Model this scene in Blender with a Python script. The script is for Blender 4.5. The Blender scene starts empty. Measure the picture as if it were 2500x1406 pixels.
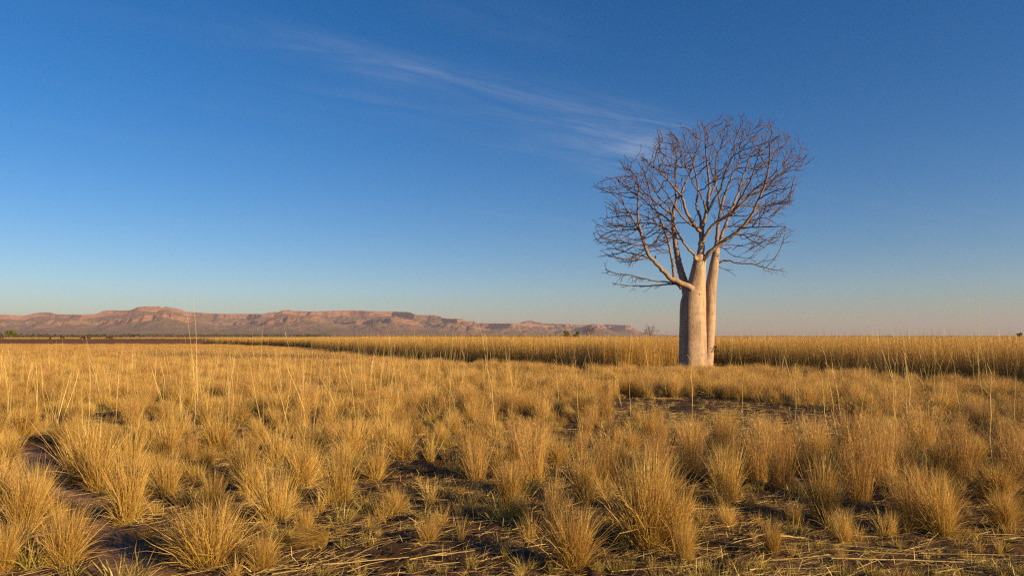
import bpy, bmesh, math, random
import numpy as np
from mathutils import Vector, Matrix

random.seed(7)
rng = np.random.default_rng(7)
S = bpy.context.scene
COL = S.collection
rad = math.radians

# ------------------------------------------------------------------ camera
EYE = 1.6
FPX = 2500 * 24.0 / 36.0
PITCH = math.atan(119.0 / FPX)
cam_d = bpy.data.cameras.new('camera')
cam_d.lens = 24.0
cam_d.sensor_width = 36.0
cam_d.clip_start = 0.05
cam_d.clip_end = 60000
cam = bpy.data.objects.new('camera', cam_d)
COL.objects.link(cam)
cam.location = (0, 0, EYE)
cam.rotation_euler = (math.pi / 2 + PITCH, 0, 0)
S.camera = cam

# ------------------------------------------------------------------ sun, sky, exposure
SUN_AZ = rad(122)      # clockwise from the view direction (+Y) towards +X
SUN_EL = rad(14)
sun_dir = Vector((math.cos(SUN_EL) * math.sin(SUN_AZ), math.cos(SUN_EL) * math.cos(SUN_AZ), math.sin(SUN_EL)))
sun_d = bpy.data.lights.new('sun', 'SUN')
sun_d.energy = 5.0
sun_d.angle = rad(0.53)
sun_d.color = (1.0, 0.685, 0.35)
sun = bpy.data.objects.new('sun', sun_d)
COL.objects.link(sun)
sun.rotation_euler = sun_dir.to_track_quat('Z', 'Y').to_euler()
sun.location = (30, -20, 40)

world = bpy.data.worlds.new('World')
S.world = world
world.use_nodes = True
SKY_STRENGTH = 0.054
CLOUD_GAIN = 1.0
SKY_SAT = 1.36
SKY_HUE = 0.5
SKY_TINT = (0.97, 1.00, 1.16)
DUST, OZONE, AIR = 0.55, 3.0, 1.0


class NT:
    """small helper round a node tree"""
    def __init__(self, tree):
        self.t = tree
        tree.nodes.clear()

    def n(self, kind, **kw):
        nd = self.t.nodes.new(kind)
        for k, v in kw.items():
            if k.startswith('_'):
                setattr(nd, k[1:], v)
            else:
                nd.inputs[k.replace('__', ' ')].default_value = v
        return nd

    def l(self, a, b):
        self.t.links.new(a, b)

    def math(self, op, a, b=None, c=None, clamp=False):
        nd = self.t.nodes.new('ShaderNodeMath')
        nd.operation = op
        nd.use_clamp = clamp
        for i, v in enumerate((a, b, c)):
            if v is None:
                continue
            if isinstance(v, (int, float)):
                nd.inputs[i].default_value = v
            else:
                self.l(v, nd.inputs[i])
        return nd.outputs[0]

    def mix(self, f, a, b, blend='MIX'):
        nd = self.t.nodes.new('ShaderNodeMix')
        nd.data_type = 'RGBA'
        nd.blend_type = blend
        for s, v in ((nd.inputs[0], f), (nd.inputs[6], a), (nd.inputs[7], b)):
            if isinstance(v, (int, float)):
                s.default_value = v
            elif isinstance(v, tuple):
                s.default_value = v if len(v) == 4 else (*v, 1)
            else:
                self.l(v, s)
        return nd.outputs[2]

    def ramp(self, f, stops, interp='LINEAR'):
        nd = self.t.nodes.new('ShaderNodeValToRGB')
        nd.color_ramp.interpolation = interp
        e = nd.color_ramp.elements
        while len(e) < len(stops):
            e.new(0.5)
        for el, (p, c) in zip(e, stops):
            el.position = p
            el.color = (*c, 1) if len(c) == 3 else c
        self.l(f, nd.inputs[0])
        return nd.outputs[0]

    def smooth(self, v, a, b):
        nd = self.t.nodes.new('ShaderNodeMapRange')
        nd.interpolation_type = 'SMOOTHSTEP'
        nd.inputs[1].default_value = a
        nd.inputs[2].default_value = b
        self.l(v, nd.inputs[0])
        return nd.outputs[0]

    def noise(self, vec, scale, detail=4, rough=0.55, dist=0.0):
        nd = self.n('ShaderNodeTexNoise', Scale=scale, Detail=detail, Roughness=rough, Distortion=dist)
        if vec is not None:
            self.l(vec, nd.inputs['Vector'])
        return nd.outputs[0]


def build_world():
    w = NT(world.node_tree)
    sky = w.n('ShaderNodeTexSky')
    sky.sky_type = 'NISHITA'
    sky.sun_disc = False
    sky.sun_elevation = SUN_EL
    sky.sun_rotation = SUN_AZ
    sky.altitude = 300
    sky.air_density = AIR
    sky.dust_density = DUST
    sky.ozone_density = OZONE
    # thin cirrus: a flat layer high above, so its pattern lives in direction.xy / direction.z
    co = w.n('ShaderNodeTexCoord')
    sep = w.n('ShaderNodeSeparateXYZ')
    w.l(co.outputs['Generated'], sep.inputs[0])
    z = w.math('MAXIMUM', sep.outputs[2], 0.03)
    px = w.math('DIVIDE', sep.outputs[0], z)
    py = w.math('DIVIDE', sep.outputs[1], z)
    a = rad(CIRRUS_ANGLE)
    ca, sa = math.cos(a), math.sin(a)
    s = w.math('ADD', w.math('MULTIPLY', px, ca), w.math('MULTIPLY', py, sa))
    t = w.math('ADD', w.math('MULTIPLY', px, -sa), w.math('MULTIPLY', py, ca))
    vec = w.n('ShaderNodeCombineXYZ')
    w.l(w.math('MULTIPLY', s, 0.42), vec.inputs[0])
    w.l(w.math('MULTIPLY', t, 2.2), vec.inputs[1])
    fil = w.noise(vec.outputs[0], 2.0, 7, 0.62, 0.6)
    veil = w.noise(vec.outputs[0], 0.55, 4, 0.55, 0.4)
    vec2 = w.n('ShaderNodeCombineXYZ')
    w.l(w.math('MULTIPLY', s, 1.0), vec2.inputs[0])
    w.l(w.math('MULTIPLY', t, 1.0), vec2.inputs[1])
    brk = w.noise(vec2.outputs[0], 1.5, 5, 0.6, 0.8)
    total = None
    for (t0, wid, s0, s1, amp) in CIRRUS:
        d = w.math('DIVIDE', w.math('SUBTRACT', w.math('ADD', t, w.math('MULTIPLY', w.math('SUBTRACT', veil, 0.5), 0.35)), t0), wid)
        g = w.math('POWER', 2.718, w.math('MULTIPLY', w.math('MULTIPLY', d, d), -1.0))
        win = w.math('MULTIPLY', w.smooth(s, s0, s0 + 0.9), w.math('SUBTRACT', 1.0, w.smooth(s, s1 - 0.7, s1)))
        v = w.math('MULTIPLY', w.math('MULTIPLY', g, win), amp)
        total = v if total is None else w.math('ADD', total, v)
    tex = w.math('MULTIPLY', w.smooth(fil, 0.30, 0.75), w.math('ADD', 0.35, w.math('MULTIPLY', w.smooth(brk, 0.35, 0.7), 0.65)))
    streak = w.math('MULTIPLY', total, tex)
    thin = w.math('MULTIPLY', w.math('MULTIPLY', w.smooth(veil, 0.45, 0.8), w.smooth(fil, 0.35, 0.8)), 0.10)
    low = w.smooth(sep.outputs[2], 0.015, 0.10)
    f = w.math('MULTIPLY', w.math('ADD', streak, thin), w.math('MULTIPLY', low, CLOUD_GAIN), clamp=True)
    hs = w.n('ShaderNodeHueSaturation', Saturation=SKY_SAT, Hue=SKY_HUE)
    w.l(sky.outputs[0], hs.inputs['Color'])
    tint = w.mix(1.0, hs.outputs[0], SKY_TINT, 'MULTIPLY')
    col = w.mix(f, tint, (4.2, 4.6, 5.6))
    bg = w.n('ShaderNodeBackground', Strength=SKY_STRENGTH)
    w.l(col, bg.inputs[0])
    out = w.n('ShaderNodeOutputWorld')
    w.l(bg.outputs[0], out.inputs[0])


S.view_settings.view_transform = 'Standard'
S.view_settings.look = 'None'
S.view_settings.gamma = 1.0
S.view_settings.use_curve_mapping = False
S.view_settings.exposure = 1.03
S.cycles.max_bounces = 6
S.cycles.diffuse_bounces = 3
S.cycles.glossy_bounces = 2
S.cycles.transmission_bounces = 3
S.cycles.volume_bounces = 0
S.cycles.transparent_max_bounces = 8
S.cycles.sample_clamp_indirect = 8.0
S.cycles.use_adaptive_sampling = False
S.cycles.use_denoising = False
S.cycles.filter_width = 1.3
S.cycles.denoiser = 'OPENIMAGEDENOISE'
S.cycles.denoising_prefilter = 'ACCURATE'
S.cycles.denoising_input_passes = 'RGB_ALBEDO_NORMAL'


# ------------------------------------------------------------------ picture <-> place
def ray(px, py):
    u = (px - 1250.0) / FPX
    v = (703.0 - py) / FPX
    return u, math.cos(PITCH) - v * math.sin(PITCH), math.sin(PITCH) + v * math.cos(PITCH)


def ground(px, py):
    u, y, z = ray(px, py)
    t = EYE / -z
    return Vector((u * t, y * t, 0.0))


def at(px, py, Y):
    u, y, z = ray(px, py)
    t = Y / y
    return Vector((u * t, Y, EYE + z * t))


def gpx(x, y, z=0.0):
    """vectorised: picture coordinates of places"""
    x = np.asarray(x, float); y = np.asarray(y, float); z = np.asarray(z, float) - EYE
    f = y * math.cos(PITCH) + z * math.sin(PITCH)
    v = -y * math.sin(PITCH) + z * math.cos(PITCH)
    return 1250 + FPX * x / f, 703 - FPX * v / f


P_a = ray(650, 110); P_b = ray(1330, 262)
_pa = Vector((P_a[0] / P_a[2], P_a[1] / P_a[2])); _pb = Vector((P_b[0] / P_b[2], P_b[1] / P_b[2]))
_d = _pb - _pa
CIRRUS_ANGLE = math.degrees(math.atan2(_d.y, _d.x))


def cirrus_st(px, py):
    r = ray(px, py)
    x, y = r[0] / r[2], r[1] / r[2]
    a = rad(CIRRUS_ANGLE)
    return x * math.cos(a) + y * math.sin(a), -x * math.sin(a) + y * math.cos(a)


CIRRUS = []
for (p0, p1, wid, amp) in (((520, 80), (1700, 330), 0.13, 0.40), ((1180, 215), (1560, 330), 0.22, 0.34),
                           ((1350, 330), (1660, 360), 0.20, 0.60), ((1420, 400), (1640, 405), 0.20, 0.75),
                           ((650, 240), (1420, 350), 0.20, 0.16), ((1050, 0), (1300, 40), 0.12, 0.18)):
    s0, t0 = cirrus_st(*p0)
    s1, t1 = cirrus_st(*p1)
    CIRRUS.append(((t0 + t1) / 2, wid, min(s0, s1) - 0.3, max(s0, s1) + 0.45, amp))
build_world()


# ------------------------------------------------------------------ object helpers
def tag(o, label=None, cat=None, group=None, kind=None):
    if label: o['label'] = label
    if cat: o['category'] = cat
    if group: o['group'] = group
    if kind: o['kind'] = kind
    return o


def link(name, me, parent=None, mat=None):
    o = bpy.data.objects.new(name, me)
    COL.objects.link(o)
    if parent is not None:
        o.parent = parent
    if mat is not None and me is not None and not me.materials:
        me.materials.append(mat)
    return o


def empty(name, loc):
    o = bpy.data.objects.new(name, None)
    COL.objects.link(o)
    o.location = loc
    o.empty_display_size = 0.3
    return o


def mesh_np(name, verts, faces, mat=None, smooth=False, attrs=None):
    me = bpy.data.meshes.new(name)
    me.from_pydata([tuple(v) for v in np.asarray(verts).tolist()], [], faces)
    if smooth:
        me.polygons.foreach_set('use_smooth', [True] * len(me.polygons))
    for k, arr in (attrs or {}).items():
        a = me.attributes.new(k, 'FLOAT', 'POINT')
        a.data.foreach_set('value', np.asarray(arr, dtype=np.float32))
    if mat is not None:
        me.materials.append(mat)
    me.update()
    return me


# value noise in numpy
_perm = np.random.default_rng(3).random((256, 256))


def vnoise(x, y):
    xi = np.floor(x).astype(int); yi = np.floor(y).astype(int)
    fx = x - xi; fy = y - yi
    fx = fx * fx * (3 - 2 * fx); fy = fy * fy * (3 - 2 * fy)
    a = _perm[xi & 255, yi & 255]; b = _perm[(xi + 1) & 255, yi & 255]
    c = _perm[xi & 255, (yi + 1) & 255]; d = _perm[(xi + 1) & 255, (yi + 1) & 255]
    return (a * (1 - fx) + b * fx) * (1 - fy) + (c * (1 - fx) + d * fx) * fy


def fbm(x, y, octv=4, gain=0.5):
    r = 0; a = 1.0; tot = 0
    for i in range(octv):
        r = r + a * vnoise(x * 2 ** i + 17.3 * i, y * 2 ** i + 9.1 * i)
        tot += a
        a *= gain
    return r / tot


def in_poly(px, py, poly):
    px = np.asarray(px, float); py = np.asarray(py, float)
    ins = np.zeros(px.shape, bool)
    n = len(poly)
    for i in range(n):
        x1, y1 = poly[i]; x2, y2 = poly[(i + 1) % n]
        c = ((y1 > py) != (y2 > py))
        with np.errstate(divide='ignore', invalid='ignore'):
            xc = (x2 - x1) * (py - y1) / (y2 - y1 + 1e-12) + x1
        ins ^= c & (px < xc)
    return ins


def seg_dist(X, Y, poly):
    d = np.full(X.shape, 1e9)
    n = len(poly)
    for i in range(n):
        ax, ay = poly[i]; bx, by = poly[(i + 1) % n]
        vx, vy = bx - ax, by - ay
        L = vx * vx + vy * vy + 1e-9
        t = np.clip(((X - ax) * vx + (Y - ay) * vy) / L, 0, 1)
        d = np.minimum(d, np.hypot(X - ax - t * vx, Y - ay - t * vy))
    return d


# ------------------------------------------------------------------ materials
def new_mat(name):
    m = bpy.data.materials.new(name)
    m.use_nodes = True
    return m, NT(m.node_tree)


def finish(w, shader, disp=None):
    out = w.n('ShaderNodeOutputMaterial')
    w.l(shader, out.inputs[0])


def principled(w, col, rough=0.8, spec=0.2, normal=None):
    b = w.n('ShaderNodeBsdfPrincipled', Roughness=rough)
    b.inputs['Specular IOR Level'].default_value = spec
    if isinstance(col, tuple):
        b.inputs[0].default_value = (*col, 1)
    else:
        w.l(col, b.inputs[0])
    if normal is not None:
        w.l(normal, b.inputs['Normal'])
    return b.outputs[0]


def bump(w, h, strength=0.5, dist=0.02):
    b = w.n('ShaderNodeBump', Strength=strength, Distance=dist)
    w.l(h, b.inputs['Height'])
    return b.outputs[0]


def grass_material(name, stops, green, trans=0.35, gloss=0.05):
    """stops: colour by blade tone; the attribute 'green' mixes in a still living colour"""
    m, w = new_mat(name)
    tone = w.n('ShaderNodeAttribute', _attribute_name='tone')
    gr = w.n('ShaderNodeAttribute', _attribute_name='green')
    oi = w.n('ShaderNodeObjectInfo')
    tv = w.math('ADD', tone.outputs['Fac'], w.math('MULTIPLY', w.math('SUBTRACT', oi.outputs['Random'], 0.5), 0.5), clamp=True)
    c = w.ramp(tv, stops)
    c = w.mix(gr.outputs['Fac'], c, green)
    d = w.n('ShaderNodeBsdfDiffuse')
    w.l(c, d.inputs[0])
    tr = w.n('ShaderNodeBsdfTranslucent')
    w.l(c, tr.inputs[0])
    mx = w.n('ShaderNodeMixShader')
    mx.inputs[0].default_value = trans
    w.l(d.outputs[0], mx.inputs[1]); w.l(tr.outputs[0], mx.inputs[2])
    g = w.n('ShaderNodeBsdfGlossy', Roughness=0.45)
    g.inputs[0].default_value = (0.9, 0.8, 0.55, 1)
    m2 = w.n('ShaderNodeMixShader')
    m2.inputs[0].default_value = gloss
    w.l(mx.outputs[0], m2.inputs[1]); w.l(g.outputs[0], m2.inputs[2])
    finish(w, m2.outputs[0])
    return m


M_TUSSOCK = grass_material('dry_grass', [(0.0, (0.20, 0.11, 0.03)), (0.35, (0.43, 0.26, 0.065)), (0.7, (0.60, 0.395, 0.105)), (1.0, (0.72, 0.52, 0.17))], (0.33, 0.265, 0.045))
M_FLUFF = grass_material('feathery_grass', [(0.0, (0.25, 0.13, 0.045)), (0.4, (0.48, 0.285, 0.085)), (1.0, (0.66, 0.435, 0.145))], (0.35, 0.26, 0.06))
M_STAND = grass_material('tall_grass', [(0.0, (0.25, 0.13, 0.035)), (0.5, (0.46, 0.275, 0.07)), (1.0, (0.62, 0.42, 0.12))], (0.32, 0.25, 0.06))
M_GREEN = grass_material('green_grass', [(0.0, (0.20, 0.16, 0.035)), (0.5, (0.31, 0.24, 0.055)), (1.0, (0.46, 0.33, 0.10))], (0.22, 0.21, 0.035))
M_STRAW = grass_material('straw', [(0.0, (0.30, 0.20, 0.08)), (0.5, (0.52, 0.38, 0.14)), (1.0, (0.68, 0.54, 0.22))], (0.42, 0.36, 0.10), trans=0.1)


def bark_material():
    m, w = new_mat('boab_bark')
    tc = w.n('ShaderNodeTexCoord')
    r = w.n('ShaderNodeAttribute', _attribute_name='girth')
    mp = w.n('ShaderNodeMapping')
    mp.inputs['Scale'].default_value = (0.8, 0.8, 3.2)
    w.l(tc.outputs['Object'], mp.inputs[0])
    rings = w.noise(mp.outputs[0], 1.6, 6, 0.6, 0.4)
    mp2 = w.n('ShaderNodeMapping')
    mp2.inputs['Scale'].default_value = (3.0, 3.0, 0.7)
    w.l(tc.outputs['Object'], mp2.inputs[0])
    patch = w.noise(mp2.outputs[0], 1.1, 6, 0.68, 0.5)
    fine = w.noise(tc.outputs['Object'], 14, 6, 0.75)
    pale = w.mix(w.smooth(rings, 0.3, 0.75), (0.33, 0.235, 0.155), (0.43, 0.32, 0.22))
    pale = w.mix(w.math('MULTIPLY', w.smooth(patch, 0.47, 0.64), 0.8), pale, (0.21, 0.15, 0.105))
    pale = w.mix(w.math('MULTIPLY', w.smooth(fine, 0.53, 0.68), 0.7), pale, (0.14, 0.10, 0.075))
    twig = w.mix(w.smooth(fine, 0.3, 0.7), (0.075, 0.042, 0.032), (0.15, 0.088, 0.064))
    limb = w.mix(w.smooth(fine, 0.3, 0.7), (0.17, 0.115, 0.08), (0.30, 0.21, 0.145))
    twig = w.mix(w.smooth(r.outputs['Fac'], 0.018, 0.06), twig, limb)
    col = w.mix(w.smooth(r.outputs['Fac'], 0.07, 0.17), twig, pale)
    h = w.math('ADD', w.math('MULTIPLY', rings, 0.35), w.math('ADD', w.math('MULTIPLY', fine, 0.35), w.math('MULTIPLY', patch, 0.4)))
    finish(w, principled(w, col, 0.72, 0.25, bump(w, h, 0.8, 0.07)))
    return m


M_BARK = bark_material()


def simple_mat(name, c1, c2, scale=4.0, rough=0.85, spec=0.1, bumpd=0.0):
    m, w = new_mat(name)
    tc = w.n('ShaderNodeTexCoord')
    n = w.noise(tc.outputs['Object'], scale, 5, 0.6)
    col = w.mix(w.smooth(n, 0.3, 0.7), c1, c2)
    finish(w, principled(w, col, rough, spec, bump(w, n, 0.5, bumpd) if bumpd else None))
    return m


M_KNOT = simple_mat('bark_scar', (0.10, 0.07, 0.05), (0.20, 0.14, 0.10), 30, bumpd=0.01)
M_POD = simple_mat('seed_pod_skin', (0.05, 0.03, 0.02), (0.11, 0.07, 0.04), 20)
M_HIDE = simple_mat('cattle_hide', (0.028, 0.014, 0.009), (0.06, 0.026, 0.016), 3)
M_TRUNK = simple_mat('small_tree_bark', (0.10, 0.08, 0.06), (0.20, 0.16, 0.12), 6)


def leaf_material(name, c1, c2, c3):
    m, w = new_mat(name)
    tone = w.n('ShaderNodeAttribute', _attribute_name='tone')
    c = w.ramp(tone.outputs['Fac'], [(0.0, c1), (0.5, c2), (1.0, c3)])
    d = w.n('ShaderNodeBsdfDiffuse'); w.l(c, d.inputs[0])
    t = w.n('ShaderNodeBsdfTranslucent'); w.l(c, t.inputs[0])
    mx = w.n('ShaderNodeMixShader'); mx.inputs[0].default_value = 0.3
    w.l(d.outputs[0], mx.inputs[1]); w.l(t.outputs[0], mx.inputs[2])
    finish(w, mx.outputs[0])
    return m


M_LEAF = leaf_material('green_leaves', (0.06, 0.085, 0.012), (0.12, 0.15, 0.02), (0.20, 0.22, 0.03))
M_SCRUB = leaf_material('scrub_leaves', (0.05, 0.055, 0.02), (0.085, 0.085, 0.03), (0.14, 0.125, 0.045))


# ------------------------------------------------------------------ ground
PATH = [(0, 1118), (60, 1085), (110, 1085), (165, 1130), (230, 1195), (300, 1258), (380, 1320), (450, 1420), (225, 1420), (215, 1330), (195, 1270), (120, 1215), (40, 1195), (0, 1195)]
PATH_G = [tuple(ground(x, y)[:2]) for x, y in PATH]


def axis(fine0, fine1, step, lo, hi, g=1.17):
    v = list(np.arange(fine0, fine1 + 1e-6, step))
    s = step
    while v[-1] < hi:
        s *= g
        v.append(min(v[-1] + s, hi))
    s = step
    while v[0] > lo:
        s *= g
        v.insert(0, max(v[0] - s, lo))
    return np.array(v)


def ground_height(X, Y):
    near = np.clip((40 - np.hypot(X, Y)) / 25, 0, 1)
    h = (fbm(X * 0.35, Y * 0.35, 3) - 0.5) * 0.10 + (fbm(X * 2.3 + 5, Y * 2.3, 4) - 0.5) * 0.055
    pd = seg_dist(X, Y, PATH_G)
    ins = in_poly(X, Y, PATH_G)
    k = np.where(ins, np.clip(pd / 0.18, 0, 1), 0)
    warp = fbm(X * 1.6, Y * 1.6, 3) * 0.5 + X * 0.24
    ph = (Y + warp) / 0.125 * 2 * math.pi
    rip = np.sin(ph + 2.2 * fbm(X * 5, Y * 5, 2)) * (0.6 + 0.8 * fbm(X * 3, Y * 3 + 40, 2))
    clod = (fbm(X * 9, Y * 9 + 30, 3, 0.75) - 0.5) * 0.10 * (1 - k)
    return (h * (1 - 0.7 * k) + clod + k * (rip * 0.016 - 0.03)) * near


def build_ground():
    xs = axis(-7.5, 7.5, 0.05, -15000, 15000)
    ys = axis(4.3, 10.5, 0.032, -3000, 15000)
    X, Y = np.meshgrid(xs, ys)
    Z = ground_height(X, Y)
    V = np.stack([X.ravel(), Y.ravel(), Z.ravel()], 1)
    nx, ny = len(xs), len(ys)
    i = np.arange(nx * ny).reshape(ny, nx)
    F = np.stack([i[:-1, :-1].ravel(), i[:-1, 1:].ravel(), i[1:, 1:].ravel(), i[1:, :-1].ravel()], 1)
    ins = in_poly(X, Y, PATH_G)
    pth = np.where(ins, np.clip(seg_dist(X, Y, PATH_G) / 0.25, 0, 1), 0).ravel()
    m, w = new_mat('soil')
    tc = w.n('ShaderNodeTexCoord')
    P = tc.outputs['Object']
    sp = w.n('ShaderNodeSeparateXYZ'); w.l(P, sp.inputs[0])
    big = w.noise(P, 0.9, 5, 0.6)
    mid = w.noise(P, 9.0, 6, 0.7)
    fine = w.noise(P, 45, 5, 0.75)
    soil = w.mix(w.smooth(big, 0.3, 0.7), (0.06, 0.037, 0.023), (0.115, 0.068, 0.041))
    soil = w.mix(w.math('MULTIPLY', w.smooth(mid, 0.45, 0.7), 0.6), soil, (0.17, 0.105, 0.064))
    soil = w.mix(w.math('MULTIPLY', w.smooth(fine, 0.52, 0.68), 0.5), soil, (0.035, 0.024, 0.018))
    pa = w.n('ShaderNodeAttribute', _attribute_name='path')
    sand = w.mix(w.smooth(fine, 0.3, 0.7), (0.26, 0.165, 0.115), (0.34, 0.22, 0.155))
    near = w.mix(pa.outputs['Fac'], soil, sand)
    far = w.mix(w.smooth(w.noise(P, 0.05, 5, 0.6), 0.35, 0.65), (0.30, 0.18, 0.065), (0.46, 0.30, 0.11))
    dist = w.smooth(sp.outputs[1], 45, 110)
    col = w.mix(dist, near, far)
    h = w.math('ADD', w.math('MULTIPLY', mid, 0.5), w.math('MULTIPLY', fine, 0.4))
    finish(w, principled(w, col, 0.95, 0.05, bump(w, h, 1.0, 0.055)))
    me = mesh_np('ground', V, F.tolist(), m, True, {'path': pth})
    o = link('ground', me)
    tag(o, 'dark bare soil plain with a rippled sandy track between tussocks', 'ground', kind='structure')


build_ground()


def build_field():
    """bare brown paddock beyond the grass"""
    pts = [(-700, 846), (200, 846), (520, 844), (700, 842), (860, 838), (900, 833), (820, 829), (500, 827.8), (-100, 827.2), (-700, 827.2)]
    V = [tuple(ground(x, y)) for x, y in pts]
    bm = bmesh.new()
    bm.faces.new([bm.verts.new((x, y, 0.06)) for x, y, z in V])
    bmesh.ops.triangulate(bm, faces=bm.faces[:])
    me = bpy.data.meshes.new('paddock'); bm.to_mesh(me); bm.free()
    m, w = new_mat('ploughed_earth')
    tc = w.n('ShaderNodeTexCoord')
    mp = w.n('ShaderNodeMapping'); mp.inputs['Scale'].default_value = (0.25, 1.0, 1.0)
    w.l(tc.outputs['Object'], mp.inputs[0])
    n = w.noise(mp.outputs[0], 0.06, 6, 0.65)
    n2 = w.noise(tc.outputs['Object'], 0.5, 4, 0.6)
    c = w.mix(w.smooth(n, 0.35, 0.65), (0.14, 0.062, 0.032), (0.24, 0.115, 0.055))
    c = w.mix(w.math('MULTIPLY', w.smooth(n2, 0.5, 0.75), 0.5), c, (0.30, 0.17, 0.07))
    finish(w, principled(w, c, 0.95, 0.05, bump(w, n2, 0.8, 0.3)))
    o = link('paddock', me, None, m)
    tag(o, 'bare red-brown paddock between the golden grass and the scrub line', 'paddock', kind='structure')


build_field()


# ------------------------------------------------------------------ hills
SKY = [(-900, 775), (-500, 766), (-200, 770), (0, 768), (20, 768.5), (60, 770), (85, 764), (110, 762), (125, 763), (140, 767), (200, 768), (235, 766), (250, 759), (270, 757),
       (300, 758), (318, 757), (330, 751), (345, 748), (380, 748), (410, 749), (440, 755), (455, 761), (480, 762), (510, 765), (560, 766), (640, 766), (655, 763),
       (680, 761), (690, 757), (705, 755.5), (720, 759), (760, 760), (800, 759), (860, 757), (900, 759), (960, 760), (1000, 761.5), (1008, 765), (1020, 768.5), (1070, 769.5),
       (1080, 775), (1095, 777.5), (1130, 778), (1140, 783), (1158, 784), (1164, 788.5), (1200, 789), (1290, 789), (1330, 793), (1400, 797)]
LOWER = [(-1100, 7400), (-700, 7200), (-400, 7700), (-250, 7000), (-100, 7300), (0, 7600), (60, 7900), (100, 7100), (140, 6900), (190, 6900), (235, 7600), (265, 7000), (330, 6700), (400, 6650), (465, 6900), (490, 7700), (520, 8500),
         (560, 9000), (590, 8600), (612, 7800), (635, 7200), (680, 6750), (730, 6650), (775, 6800), (786, 7600), (800, 8300), (850, 8000), (872, 7600), (895, 7900), (915, 7700), (938, 7000),
         (955, 6700), (972, 6900), (990, 7700), (1012, 8400), (1060, 8000), (1085, 7500), (1110, 7200), (1150, 7300), (1166, 7900), (1178, 8500), (1210, 8300), (1225, 7900), (1260, 8000), (1285, 8300), (1330, 8900), (1400, 9600)]


def polar(px, R):
    th = (px - 1250.0) / FPX
    return (R * th / math.sqrt(1 + th * th), R / math.sqrt(1 + th * th))


def rough_line(pts, seed, amp, levels=4):
    r = random.Random(seed)
    for lv in range(levels):
        out = [pts[0]]
        for a, b in zip(pts, pts[1:]):
            dx, dy = b[0] - a[0], b[1] - a[1]
            L = math.hypot(dx, dy)
            if L > 40:
                k = r.gauss(0, amp) * L
                out.append(((a[0] + b[0]) / 2 - dy / L * k, (a[1] + b[1]) / 2 + dx / L * k))
            out.append(b)
        pts = out
    return pts


def hills_material():
    m, w = new_mat('sandstone_range')
    g = w.n('ShaderNodeNewGeometry')
    sp = w.n('ShaderNodeSeparateXYZ'); w.l(g.outputs['True Normal'], sp.inputs[0])
    P = g.outputs['Position']
    steep = w.math('SUBTRACT', 1.0, w.smooth(sp.outputs[2], 0.55, 0.82))
    mp = w.n('ShaderNodeMapping'); mp.inputs['Scale'].default_value = (0.2, 0.2, 3.0)
    w.l(P, mp.inputs[0])
    strata = w.noise(mp.outputs[0], 0.02, 5, 0.7)
    big = w.noise(P, 0.0022, 6, 0.6)
    dots = w.noise(P, 0.02, 5, 0.75)
    rock = w.mix(w.smooth(strata, 0.35, 0.65), (0.15, 0.078, 0.052), (0.27, 0.15, 0.105))
    scree = w.mix(w.smooth(big, 0.35, 0.65), (0.21, 0.135, 0.085), (0.14, 0.11, 0.06))
    scree = w.mix(w.math('MULTIPLY', w.smooth(dots, 0.5, 0.7), 0.75), scree, (0.06, 0.055, 0.03))
    col = w.mix(steep, scree, rock)
    finish(w, principled(w, col, 0.95, 0.05, bump(w, dots, 0.9, 25)))
    return m


M_HILL = hills_material()


def prof(s, pts):
    xs, ys = zip(*pts)
    return np.interp(s, xs, ys)


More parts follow.
